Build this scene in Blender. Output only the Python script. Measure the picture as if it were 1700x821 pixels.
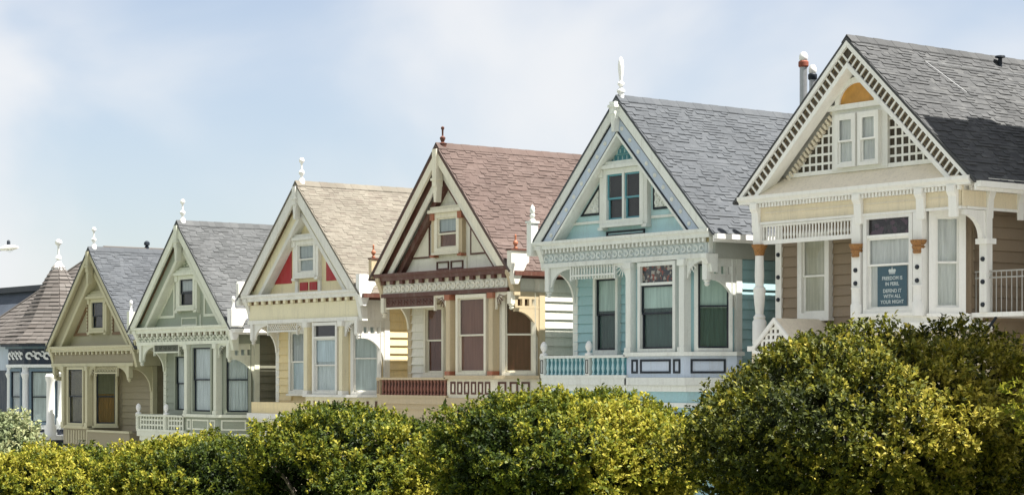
import bpy, bmesh, math, random
import numpy as np
from mathutils import Matrix, Vector

R = math.radians
random.seed(7)
rng = np.random.default_rng(7)
scene = bpy.context.scene
for o in list(bpy.data.objects):
    bpy.data.objects.remove(o)
COL = scene.collection

# ------------------------------------------------------------------ camera
cam_data = bpy.data.cameras.new('camera')
cam = bpy.data.objects.new('camera', cam_data)
COL.objects.link(cam)
cam.location = (40.67, -35.0, 0.794)
cam.rotation_euler = (R(90), 0, R(52.29))
cam_data.sensor_width = 36
cam_data.lens = 36 * 3427 / 1700
cam_data.shift_y = (624.25 - 410.5) / 1700
cam_data.clip_start = 0.5
cam_data.clip_end = 3000
scene.camera = cam

# ------------------------------------------------------------------ light
SUN_EL, SUN_AZ = 64, 34          # azimuth measured from +X towards +Y
world = bpy.data.worlds.new('World')
scene.world = world
world.use_nodes = True
wt = world.node_tree
wt.nodes.clear()
def wn(t, **k):
    n = wt.nodes.new(t)
    for a, b in k.items():
        setattr(n, a, b)
    return n
w_out = wn('ShaderNodeOutputWorld')
w_bg = wn('ShaderNodeBackground')
w_bg.inputs['Strength'].default_value = 0.085
w_sky = wn('ShaderNodeTexSky', sky_type='NISHITA', sun_disc=False, sun_elevation=R(SUN_EL),
           sun_rotation=R(90 - SUN_AZ), altitude=50, air_density=1.0, dust_density=0.8, ozone_density=3.0)
w_co = wn('ShaderNodeTexCoord')
w_map = wn('ShaderNodeMapping')
w_map.inputs['Scale'].default_value = (1.0, 1.0, 1.4)
w_map.inputs['Location'].default_value = (0.35, 0.62, 0.12)
w_noise = wn('ShaderNodeTexNoise', noise_dimensions='3D')
w_noise.inputs['Scale'].default_value = 5.0
w_noise.inputs['Detail'].default_value = 6.0
w_noise.inputs['Roughness'].default_value = 0.42
w_noise.inputs['Distortion'].default_value = 0.35
w_ramp = wn('ShaderNodeValToRGB')
w_ramp.color_ramp.elements[0].position = 0.34
w_ramp.color_ramp.elements[0].color = (0.30, 0.30, 0.30, 1)
w_ramp.color_ramp.elements[1].position = 0.57
w_ramp.color_ramp.elements[1].color = (0.93, 0.93, 0.93, 1)
w_ramp.color_ramp.interpolation = 'EASE'
w_mix = wn('ShaderNodeMix', data_type='RGBA')
w_mix.inputs['B'].default_value = (3.62, 3.67, 3.76, 1)     # thin bright cloud
L = wt.links.new
L(w_co.outputs['Generated'], w_map.inputs['Vector'])
L(w_map.outputs['Vector'], w_noise.inputs['Vector'])
L(w_noise.outputs['Fac'], w_ramp.inputs['Fac'])
L(w_ramp.outputs['Color'], w_mix.inputs['Factor'])
w_tint = wn('ShaderNodeMix', data_type='RGBA', blend_type='MULTIPLY')
w_tint.inputs['Factor'].default_value = 1.0
w_tint.inputs['B'].default_value = (0.61, 0.58, 0.575, 1)
L(w_sky.outputs['Color'], w_tint.inputs['A'])
L(w_tint.outputs['Result'], w_mix.inputs['A'])
L(w_mix.outputs['Result'], w_bg.inputs['Color'])
L(w_bg.outputs['Background'], w_out.inputs['Surface'])

sun_data = bpy.data.lights.new('sun', 'SUN')
sun_data.energy = 5.0
sun_data.angle = R(0.53)
sun_data.color = (1.0, 0.955, 0.87)
sun = bpy.data.objects.new('sun', sun_data)
COL.objects.link(sun)
_d = Vector((math.cos(R(SUN_EL)) * math.cos(R(SUN_AZ)), math.cos(R(SUN_EL)) * math.sin(R(SUN_AZ)), math.sin(R(SUN_EL))))
sun.location = _d * 60
sun.rotation_euler = _d.to_track_quat('Z', 'Y').to_euler()

scene.view_settings.view_transform = 'Standard'
scene.view_settings.look = 'None'
scene.view_settings.gamma = 1.0
scene.view_settings.use_curve_mapping = False
scene.view_settings.exposure = 1.55
scene.render.engine = 'CYCLES'
scene.cycles.max_bounces = 8
scene.cycles.transparent_max_bounces = 12

# ------------------------------------------------------------------ materials
def srgb(r, g, b):
    f = lambda c: (c / 12.92 if c <= 0.04045 else ((c + 0.055) / 1.055) ** 2.4)
    return (f(r / 255), f(g / 255), f(b / 255), 1)

MATS = {}
def nodes_of(name):
    m = bpy.data.materials.new(name)
    m.use_nodes = True
    nt = m.node_tree
    nt.nodes.clear()
    out = nt.nodes.new('ShaderNodeOutputMaterial')
    return m, nt, out

def mix_rgb(nt, fac, a, b, mode='MIX'):
    n = nt.nodes.new('ShaderNodeMix')
    n.data_type = 'RGBA'
    n.blend_type = mode
    for s, v in (('Factor', fac), ('A', a), ('B', b)):
        if isinstance(v, (int, float)):
            n.inputs[s].default_value = v
        elif isinstance(v, tuple):
            n.inputs[s].default_value = v
        else:
            nt.links.new(v, n.inputs[s])
    return n.outputs['Result']

def noise(nt, scale, detail=4, rough=0.6, vec=None):
    n = nt.nodes.new('ShaderNodeTexNoise')
    n.inputs['Scale'].default_value = scale
    n.inputs['Detail'].default_value = detail
    n.inputs['Roughness'].default_value = rough
    if vec is not None:
        nt.links.new(vec, n.inputs['Vector'])
    return n.outputs['Fac']

def maprange(nt, val, a, b, c, d):
    n = nt.nodes.new('ShaderNodeMapRange')
    nt.links.new(val, n.inputs['Value'])
    for k, v in zip(('From Min', 'From Max', 'To Min', 'To Max'), (a, b, c, d)):
        n.inputs[k].default_value = v
    return n.outputs['Result']

def paint(name, col, rough=0.5, wear=0.15, grime=(0.30, 0.27, 0.22, 1), piece=0.10):
    """painted timber: faint streaks, dirt patches, small tone change from piece to piece"""
    if name in MATS:
        return MATS[name]
    m, nt, out = nodes_of(name)
    b = nt.nodes.new('ShaderNodeBsdfPrincipled')
    tc = nt.nodes.new('ShaderNodeTexCoord')
    mp = nt.nodes.new('ShaderNodeMapping')
    mp.inputs['Scale'].default_value = (1, 1, 0.35)
    nt.links.new(tc.outputs['Object'], mp.inputs['Vector'])
    n1 = noise(nt, 2.6, 6, 0.65, mp.outputs['Vector'])
    f1 = maprange(nt, n1, 0.50, 0.85, 0, wear * 2.0)
    c1 = mix_rgb(nt, f1, col, grime, 'MIX')
    mp3 = nt.nodes.new('ShaderNodeMapping')
    mp3.inputs['Scale'].default_value = (7, 7, 0.5)
    nt.links.new(tc.outputs['Object'], mp3.inputs['Vector'])
    n3 = noise(nt, 1.7, 5, 0.7, mp3.outputs['Vector'])               # rain streaks
    c1 = mix_rgb(nt, maprange(nt, n3, 0.52, 0.80, 0, wear * 2.4), c1, grime, 'MIX')
    n2 = noise(nt, 26, 3, 0.6, tc.outputs['Object'])
    v2 = maprange(nt, n2, 0.2, 0.8, 1 - wear * 0.5, 1 + wear * 0.5)
    oi = nt.nodes.new('ShaderNodeObjectInfo')
    v3 = maprange(nt, oi.outputs['Random'], 0, 1, 1 - piece * 0.6, 1 + piece * 0.6)
    mu = nt.nodes.new('ShaderNodeMath'); mu.operation = 'MULTIPLY'
    nt.links.new(v2, mu.inputs[0]); nt.links.new(v3, mu.inputs[1])
    hs = nt.nodes.new('ShaderNodeHueSaturation')
    nt.links.new(c1, hs.inputs['Color']); nt.links.new(mu.outputs[0], hs.inputs['Value'])
    nt.links.new(hs.outputs['Color'], b.inputs['Base Color'])
    b.inputs['Roughness'].default_value = rough
    b.inputs['Specular IOR Level'].default_value = 0.3
    bp = nt.nodes.new('ShaderNodeBump')
    bp.inputs['Strength'].default_value = 0.12
    bp.inputs['Distance'].default_value = 0.01
    nt.links.new(n2, bp.inputs['Height'])
    nt.links.new(bp.outputs['Normal'], b.inputs['Normal'])
    nt.links.new(b.outputs['BSDF'], out.inputs['Surface'])
    MATS[name] = m
    return m

def shingle_mat(name, cols, rough=0.9):
    m, nt, out = nodes_of(name)
    b = nt.nodes.new('ShaderNodeBsdfPrincipled')
    geo = nt.nodes.new('ShaderNodeNewGeometry')
    oi = nt.nodes.new('ShaderNodeObjectInfo')
    ad = nt.nodes.new('ShaderNodeMath'); ad.operation = 'ADD'
    nt.links.new(geo.outputs['Random Per Island'], ad.inputs[0])
    nt.links.new(oi.outputs['Random'], ad.inputs[1])
    fr = nt.nodes.new('ShaderNodeMath'); fr.operation = 'FRACT'
    nt.links.new(ad.outputs[0], fr.inputs[0])
    rp = nt.nodes.new('ShaderNodeValToRGB')
    els = rp.color_ramp.elements
    while len(els) < len(cols):
        els.new(0.5)
    for i, c in enumerate(cols):
        els[i].position = i / (len(cols) - 1)
        els[i].color = c
    nt.links.new(fr.outputs[0], rp.inputs['Fac'])
    tc = nt.nodes.new('ShaderNodeTexCoord')
    n = noise(nt, 70, 2, 0.7, geo.outputs['Position'])
    n2 = noise(nt, 0.7, 4, 0.6, geo.outputs['Position'])
    v = maprange(nt, n, 0.25, 0.75, 0.72, 1.22)
    v2 = maprange(nt, n2, 0.3, 0.7, 0.84, 1.1)
    mu = nt.nodes.new('ShaderNodeMath'); mu.operation = 'MULTIPLY'
    nt.links.new(v, mu.inputs[0]); nt.links.new(v2, mu.inputs[1])
    hs = nt.nodes.new('ShaderNodeHueSaturation')
    nt.links.new(rp.outputs['Color'], hs.inputs['Color'])
    nt.links.new(mu.outputs[0], hs.inputs['Value'])
    nt.links.new(hs.outputs['Color'], b.inputs['Base Color'])
    b.inputs['Roughness'].default_value = rough
    b.inputs['Specular IOR Level'].default_value = 0.2
    bp = nt.nodes.new('ShaderNodeBump')
    bp.inputs['Strength'].default_value = 0.4
    bp.inputs['Distance'].default_value = 0.004
    nt.links.new(n, bp.inputs['Height'])
    nt.links.new(bp.outputs['Normal'], b.inputs['Normal'])
    nt.links.new(b.outputs['BSDF'], out.inputs['Surface'])
    MATS[name] = m
    return m

def glass_mat(name, tint=(0.955, 0.965, 0.96, 1), refl=0.6):
    m, nt, out = nodes_of(name)
    tr = nt.nodes.new('ShaderNodeBsdfTransparent'); tr.inputs['Color'].default_value = tint
    gl = nt.nodes.new('ShaderNodeBsdfGlossy'); gl.inputs['Roughness'].default_value = 0.03
    lw = nt.nodes.new('ShaderNodeLayerWeight'); lw.inputs['Blend'].default_value = 0.5
    pw = nt.nodes.new('ShaderNodeMath'); pw.operation = 'POWER'; pw.inputs[1].default_value = 5.0
    nt.links.new(lw.outputs['Facing'], pw.inputs[0])
    fr = nt.nodes.new('ShaderNodeMath'); fr.operation = 'MULTIPLY_ADD'; fr.inputs[1].default_value = 0.95; fr.inputs[2].default_value = 0.045
    nt.links.new(pw.outputs[0], fr.inputs[0])
    tc = nt.nodes.new('ShaderNodeTexCoord')
    bp = nt.nodes.new('ShaderNodeBump'); bp.inputs['Strength'].default_value = 0.06; bp.inputs['Distance'].default_value = 0.02
    nt.links.new(noise(nt, 3.0, 2, 0.5, tc.outputs['Object']), bp.inputs['Height'])
    nt.links.new(bp.outputs['Normal'], gl.inputs['Normal'])
    mu = nt.nodes.new('ShaderNodeMath'); mu.operation = 'MULTIPLY'; mu.inputs[1].default_value = refl
    nt.links.new(fr.outputs[0], mu.inputs[0])
    mx = nt.nodes.new('ShaderNodeMixShader')
    nt.links.new(mu.outputs[0], mx.inputs[0]); nt.links.new(tr.outputs[0], mx.inputs[1]); nt.links.new(gl.outputs[0], mx.inputs[2])
    nt.links.new(mx.outputs[0], out.inputs['Surface'])
    MATS[name] = m
    return m

def art_glass(name, dark, accents, scale=9):
    """leaded coloured glass: cells of flat colour with dark cames"""
    m, nt, out = nodes_of(name)
    b = nt.nodes.new('ShaderNodeBsdfPrincipled')
    tc = nt.nodes.new('ShaderNodeTexCoord')
    vo = nt.nodes.new('ShaderNodeTexVoronoi'); vo.inputs['Scale'].default_value = scale
    nt.links.new(tc.outputs['Object'], vo.inputs['Vector'])
    sp = nt.nodes.new('ShaderNodeSeparateColor')
    nt.links.new(vo.outputs['Color'], sp.inputs[0])
    rp = nt.nodes.new('ShaderNodeValToRGB'); rp.color_ramp.interpolation = 'CONSTANT'
    els = rp.color_ramp.elements
    cs = [dark, dark] + list(accents)
    while len(els) < len(cs):
        els.new(0.5)
    for i, c in enumerate(cs):
        els[i].position = i / len(cs); els[i].color = c
    nt.links.new(sp.outputs[0], rp.inputs['Fac'])
    nt.links.new(rp.outputs['Color'], b.inputs['Base Color'])
    b.inputs['Roughness'].default_value = 0.15
    nt.links.new(b.outputs['BSDF'], out.inputs['Surface'])
    MATS[name] = m
    return m

def plain(name, col, rough=0.6, metal=0.0, var=0.08, scale=8):
    m, nt, out = nodes_of(name)
    b = nt.nodes.new('ShaderNodeBsdfPrincipled')
    tc = nt.nodes.new('ShaderNodeTexCoord')
    n = noise(nt, scale, 4, 0.6, tc.outputs['Object'])
    hs = nt.nodes.new('ShaderNodeHueSaturation'); hs.inputs['Color'].default_value = col
    nt.links.new(maprange(nt, n, 0.25, 0.75, 1 - var, 1 + var), hs.inputs['Value'])
    nt.links.new(hs.outputs['Color'], b.inputs['Base Color'])
    b.inputs['Roughness'].default_value = rough
    b.inputs['Metallic'].default_value = metal
    nt.links.new(b.outputs['BSDF'], out.inputs['Surface'])
    MATS[name] = m
    return m

def cloth(name, col):
    m, nt, out = nodes_of(name)
    d = nt.nodes.new('ShaderNodeBsdfDiffuse')
    tc = nt.nodes.new('ShaderNodeTexCoord')
    mp = nt.nodes.new('ShaderNodeMapping'); mp.inputs['Scale'].default_value = (9, 9, 0.7)
    nt.links.new(tc.outputs['Object'], mp.inputs['Vector'])
    n = noise(nt, 1.6, 4, 0.6, mp.outputs['Vector'])
    hs = nt.nodes.new('ShaderNodeHueSaturation'); hs.inputs['Color'].default_value = col
    nt.links.new(maprange(nt, n, 0.25, 0.75, 0.72, 1.15), hs.inputs['Value'])
    nt.links.new(hs.outputs['Color'], d.inputs['Color'])
    nt.links.new(d.outputs[0], out.inputs['Surface'])
    MATS[name] = m
    return m

def leaf_mat(name, stops, trans=0.35):
    m, nt, out = nodes_of(name)
    at = nt.nodes.new('ShaderNodeAttribute'); at.attribute_name = 'tone'
    rp = nt.nodes.new('ShaderNodeValToRGB')
    els = rp.color_ramp.elements
    while len(els) < len(stops):
        els.new(0.5)
    for i, (p, c) in enumerate(stops):
        els[i].position = p; els[i].color = c
    nt.links.new(at.outputs['Fac'], rp.inputs['Fac'])
    b = nt.nodes.new('ShaderNodeBsdfPrincipled')
    nt.links.new(rp.outputs['Color'], b.inputs['Base Color'])
    b.inputs['Roughness'].default_value = 0.55
    b.inputs['Specular IOR Level'].default_value = 0.18
    t = nt.nodes.new('ShaderNodeBsdfTranslucent')
    nt.links.new(rp.outputs['Color'], t.inputs['Color'])
    mx = nt.nodes.new('ShaderNodeMixShader'); mx.inputs[0].default_value = trans
    nt.links.new(b.outputs[0], mx.inputs[1]); nt.links.new(t.outputs[0], mx.inputs[2])
    nt.links.new(mx.outputs[0], out.inputs['Surface'])
    MATS[name] = m
    return m

# shared materials
GLASS = glass_mat('window_glass')
DARK = plain('dark_interior', (0.012, 0.013, 0.015, 1), 0.9)
BLACKLINE = paint('charcoal_paint', (0.012, 0.018, 0.028, 1), 0.5, 0.05)
WHITE = paint('white_paint', (0.83, 0.825, 0.80, 1), 0.45, 0.07)
GOLD = plain('gilt_paint', (0.30, 0.145, 0.045, 1), 0.45, 0.3, 0.6, 40)
IRON = plain('iron_paint', (0.36, 0.35, 0.32, 1), 0.5, 0.1)
STEEL = plain('galvanised_steel', (0.36, 0.37, 0.38, 1), 0.45, 0.7, 0.15)
RUST = plain('rusty_collar', (0.22, 0.055, 0.03, 1), 0.7)
SH_GREY = shingle_mat('grey_shingle', [(0.070, 0.077, 0.087, 1), (0.079, 0.086, 0.096, 1), (0.074, 0.081, 0.091, 1), (0.087, 0.094, 0.104, 1)])
SH_WARMGREY = shingle_mat('weathered_shingle', [(0.058, 0.060, 0.063, 1), (0.079, 0.081, 0.084, 1), (0.068, 0.070, 0.073, 1), (0.096, 0.098, 0.100, 1)])
SH_RED = shingle_mat('rosy_shingle', [(0.093, 0.067, 0.060, 1), (0.106, 0.078, 0.070, 1), (0.099, 0.072, 0.064, 1), (0.115, 0.086, 0.078, 1)])
SH_CREAM = shingle_mat('cream_shingle', [(0.152, 0.137, 0.113, 1), (0.178, 0.163, 0.137, 1), (0.165, 0.150, 0.125, 1), (0.140, 0.122, 0.103, 1)])
SH_DARKGREY = shingle_mat('slate_shingle', [(0.072, 0.076, 0.079, 1), (0.092, 0.096, 0.100, 1), (0.081, 0.085, 0.088, 1), (0.104, 0.108, 0.112, 1)])
SH_PINK = shingle_mat('taupe_shingle', [(0.100, 0.089, 0.082, 1), (0.126, 0.114, 0.106, 1), (0.112, 0.101, 0.094, 1), (0.140, 0.128, 0.120, 1)])
SH_NAVY = shingle_mat('navy_shingle', [(0.05, 0.06, 0.08, 1), (0.075, 0.09, 0.115, 1), (0.06, 0.07, 0.095, 1)])

# ------------------------------------------------------------------ mesh building
class MB:
    def __init__(s, T=None):
        s.v, s.f, s.T = [], [], T
    def add(s, verts, faces):
        n = len(s.v)
        if s.T is not None:
            verts = [tuple(s.T @ Vector(p)) for p in verts]
        s.v += verts
        s.f += [tuple(i + n for i in f) for f in faces]
        return s
    def box(s, x0, x1, y0, y1, z0, z1):
        v = [(x, y, z) for z in (z0, z1) for y in (y0, y1) for x in (x0, x1)]
        return s.add(v, [(0, 2, 3, 1), (4, 5, 7, 6), (0, 1, 5, 4), (2, 6, 7, 3), (0, 4, 6, 2), (1, 3, 7, 5)])
    def poly(s, pts, y0, y1):                    # outline in x-z, extruded along y
        n = len(pts)
        v = [(x, y0, z) for x, z in pts] + [(x, y1, z) for x, z in pts]
        return s.add(v, [tuple(range(n)), tuple(range(2 * n - 1, n - 1, -1))] + [(i, i + n, (i + 1) % n + n, (i + 1) % n) for i in range(n)])
    def polyx(s, pts, x0, x1):                   # outline in y-z, extruded along x
        n = len(pts)
        v = [(x0, y, z) for y, z in pts] + [(x1, y, z) for y, z in pts]
        return s.add(v, [tuple(range(n)), tuple(range(2 * n - 1, n - 1, -1))] + [(i, i + n, (i + 1) % n + n, (i + 1) % n) for i in range(n)])
    def plan(s, pts, z0, z1):                    # outline in x-y, extruded along z
        n = len(pts)
        v = [(x, y, z0) for x, y in pts] + [(x, y, z1) for x, y in pts]
        return s.add(v, [tuple(range(n - 1, -1, -1)), tuple(range(n, 2 * n))] + [(i, (i + 1) % n, (i + 1) % n + n, i + n) for i in range(n)])
    def ring(s, pts, w, y0, y1):                 # frame of width w inside a convex outline (x-z)
        inn = inset(pts, w)
        n = len(pts)
        v = [(x, y0, z) for x, z in pts] + [(x, y0, z) for x, z in inn] + [(x, y1, z) for x, z in pts] + [(x, y1, z) for x, z in inn]
        f = []
        for i in range(n):
            j = (i + 1) % n
            f += [(i, j, n + j, n + i), (2 * n + i, 3 * n + i, 3 * n + j, 2 * n + j), (i, 2 * n + i, 2 * n + j, j), (n + i, n + j, 3 * n + j, 3 * n + i)]
        return s.add(v, f)
    def lathe(s, prof, x=0, y=0, z=0, n=12):     # profile of (radius, height)
        v, f = [], []
        for r, h in prof:
            for k in range(n):
                a = 2 * math.pi * k / n
                v.append((x + r * math.cos(a), y + r * math.sin(a), z + h))
        for i in range(len(prof) - 1):
            for k in range(n):
                k2 = (k + 1) % n
                f.append((i * n + k, i * n + k2, (i + 1) * n + k2, (i + 1) * n + k))
        f.append(tuple(range(n - 1, -1, -1)))
        f.append(tuple((len(prof) - 1) * n + k for k in range(n)))
        return s.add(v, f)
    def tube(s, pts, rad, n=8):
        if not hasattr(rad, '__len__'):
            rad = [rad] * len(pts)
        P = [Vector(p) for p in pts]
        v, f = [], []
        for i, p in enumerate(P):
            d = (P[min(i + 1, len(P) - 1)] - P[max(i - 1, 0)]).normalized()
            a = d.orthogonal().normalized() if i == 0 else (a - d * a.dot(d)).normalized()
            b = d.cross(a)
            for k in range(n):
                t = 2 * math.pi * k / n
                v.append(tuple(p + (a * math.cos(t) + b * math.sin(t)) * rad[i]))
        for i in range(len(P) - 1):
            for k in range(n):
                k2 = (k + 1) % n
                f.append((i * n + k, i * n + k2, (i + 1) * n + k2, (i + 1) * n + k))
        f.append(tuple(range(n - 1, -1, -1)))
        f.append(tuple((len(P) - 1) * n + k for k in range(n)))
        return s.add(v, f)
    def mesh(s, name, mat, smooth=False):
        me = bpy.data.meshes.new(name)
        vs = [(MIR * x, y, z) for x, y, z in s.v] if MIR != 1 else s.v
        me.from_pydata(vs, [], s.f)
        bm = bmesh.new(); bm.from_mesh(me)
        bmesh.ops.recalc_face_normals(bm, faces=bm.faces)
        bm.to_mesh(me); bm.free()
        if smooth:
            for p in me.polygons:
                p.use_smooth = True
            me.set_sharp_from_angle(angle=R(40))
        me.materials.append(mat)
        return me
    def build(s, name, mat, parent=None, smooth=False, label=None):
        return link(name, s.mesh(name, mat, smooth), parent, label)

MIR = 1
def inset(pts, w):
    n = len(pts)
    area = sum(pts[i][0] * pts[(i + 1) % n][1] - pts[(i + 1) % n][0] * pts[i][1] for i in range(n))
    sg = 1 if area > 0 else -1
    out = []
    for i in range(n):
        p0, p1, p2 = Vector(pts[i - 1]), Vector(pts[i]), Vector(pts[(i + 1) % n])
        d1, d2 = (p1 - p0).normalized(), (p2 - p1).normalized()
        n1, n2 = Vector((-d1.y, d1.x)) * sg, Vector((-d2.y, d2.x)) * sg
        k = w / max(0.15, 1 + n1.dot(n2))
        q = p1 + (n1 + n2) * k
        out.append((q.x, q.y))
    return out

def link(name, me, parent=None, label=None, loc=None, rot=None):
    o = bpy.data.objects.new(name, me)
    COL.objects.link(o)
    if parent is not None:
        o.parent = parent
    if loc is not None:
        o.location = (MIR * loc[0], loc[1], loc[2])
    if rot is not None:
        o.rotation_euler = rot
    if label:
        o['label'] = label
    return o

def thing(name, loc, label, cat, group=None, rz=0):
    o = bpy.data.objects.new(name, None)
    COL.objects.link(o)
    o.location = loc
    o.rotation_euler = (0, 0, rz)
    o.empty_display_size = 0.3
    o['label'] = label
    o['category'] = cat
    if group:
        o['group'] = group
    return o

def rep(name, mb, mat, parent, locs, smooth=False):
    """one mesh shared by many objects"""
    me = mb.mesh(name, mat, smooth)
    return [link(name, me, parent, loc=l) for l in locs]

def B(*a, T=None):
    return MB(T).box(*a)

def arc(cx, cz, rx, rz, a0, a1, n=8):
    return [(cx + rx * math.cos(R(a0 + (a1 - a0) * i / n)), cz + rz * math.sin(R(a0 + (a1 - a0) * i / n))) for i in range(n + 1)]

# ------------------------------------------------------------------ terrain
SLOPE = 0.082
def gz(x):
    return -4.17 + SLOPE * x

def sheet(name, x0, x1, y0, y1, dz, mat, nx=1):
    mb = MB()
    for i in range(nx):
        a, b = x0 + (x1 - x0) * i / nx, x0 + (x1 - x0) * (i + 1) / nx
        mb.add([(a, y0, gz(a) + dz), (b, y0, gz(b) + dz), (b, y1, gz(b) + dz), (a, y1, gz(a) + dz)], [(0, 1, 2, 3)])
    o = mb.build(name, mat)
    o['kind'] = 'structure'
    return o

def ground_mat(name, c1, c2, scale, rough=0.9):
    m, nt, out = nodes_of(name)
    b = nt.nodes.new('ShaderNodeBsdfPrincipled')
    geo = nt.nodes.new('ShaderNodeNewGeometry')
    n = noise(nt, scale, 6, 0.65, geo.outputs['Position'])
    n2 = noise(nt, scale * 14, 3, 0.6, geo.outputs['Position'])
    c = mix_rgb(nt, maprange(nt, n, 0.3, 0.7, 0, 1), c1, c2)
    hs = nt.nodes.new('ShaderNodeHueSaturation'); nt.links.new(c, hs.inputs['Color'])
    nt.links.new(maprange(nt, n2, 0.2, 0.8, 0.75, 1.2), hs.inputs['Value'])
    nt.links.new(hs.outputs['Color'], b.inputs['Base Color'])
    b.inputs['Roughness'].default_value = rough
    bp = nt.nodes.new('ShaderNodeBump'); bp.inputs['Strength'].default_value = 0.3; bp.inputs['Distance'].default_value = 0.02
    nt.links.new(n2, bp.inputs['Height']); nt.links.new(bp.outputs['Normal'], b.inputs['Normal'])
    nt.links.new(b.outputs[0], out.inputs['Surface'])
    return m
ASPHALT = ground_mat('bounce_asphalt', (0.11, 0.109, 0.105, 1), (0.15, 0.147, 0.142, 1), 0.8)  # paled so the unseen street bounces more sun onto the facades
CONCRETE = ground_mat('concrete_paving', (0.42, 0.41, 0.385, 1), (0.50, 0.485, 0.46, 1), 0.9)  # kept light as well, for bounce onto the shaded fronts
LAWN = ground_mat('park_grass', (0.045, 0.075, 0.02, 1), (0.085, 0.105, 0.035, 1), 0.5)
sheet('ground', -1500, 1500, -1500, 1500, 0.0, LAWN)
sheet('road', -300, 160, -14.5, -4.5, 0.02, ASPHALT)
sheet('road_marking', -300, 160, -9.56, -9.44, 0.026, WHITE)
for nm, a, b in (('pavement', -4.4, 14), ('pavement', -17.0, -14.6)):
    sheet(nm, -300, 160, a, b, 0.14, CONCRETE)
for a, b in ((-4.5, -4.4), (-14.6, -14.5)):
    mb = MB()
    p, q = -300, 160
    mb.add([(x, y, gz(x) + z) for z in (0.0, 0.144) for y in (a, b) for x in (p, q)],
           [(0, 2, 3, 1), (4, 5, 7, 6), (0, 1, 5, 4), (2, 6, 7, 3), (0, 4, 6, 2), (1, 3, 7, 5)])
    o = mb.build('kerb', CONCRETE); o['kind'] = 'structure'

# ------------------------------------------------------------------ house pieces
EH = 8.6                                   # eave height above the ground
def H(h):
    return EH + h

def planks_front(parent, mat, u0, u1, v, h0, h1, course=0.25, holes=()):
    n = int(round((h1 - h0) / course))
    c = (h1 - h0) / n
    for i in range(n):
        a, b = h0 + i * c, h0 + (i + 1) * c
        spans = [(u0, u1)]
        for (p, q, r, s) in holes:
            if r < b - 0.02 and s > a + 0.02:
                new = []
                for (x, y) in spans:
                    if q <= x or p >= y:
                        new.append((x, y))
                    else:
                        if p - x > 0.04: new.append((x, p))
                        if y - q > 0.04: new.append((q, y))
                spans = new
        for (x, y) in spans:
            MB().polyx([(v, H(a)), (v - 0.052, H(a)), (v - 0.012, H(b) - 0.006), (v, H(b) - 0.006)], x, y).build('plank', mat, parent)

def planks_side(parent, mat, u, v0, v1, h0, h1, course=0.25, sgn=1):
    n = int(round((h1 - h0) / course))
    c = (h1 - h0) / n
    for i in range(n):
        a, b = h0 + i * c, h0 + (i + 1) * c
        MB().poly([(u, H(a)), (u + sgn * 0.052, H(a)), (u + sgn * 0.012, H(b) - 0.006), (u, H(b) - 0.006)], v0, v1).build('plank', mat, parent)

def wavy(w, z0, z1, y, folds, amp, T=None, seed=0):
    r = random.Random(seed)
    n = folds * 6
    ph = r.random() * 6
    v, f = [], []
    for j, z in enumerate((z0, (z0 + z1) / 2, z1)):
        for i in range(n + 1):
            x = -w / 2 + w * i / n
            t = i / n
            v.append((x, y + amp * math.sin(t * folds * 2 * math.pi + ph + 0.8 * math.sin(t * 9 + seed)) * (1.0 if j < 2 else 0.7), z))
    for j in range(2):
        for i in range(n):
            a = j * (n + 1) + i
            f.append((a, a + 1, a + n + 2, a + n + 1))
    return MB(T).add(v, f)

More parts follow.
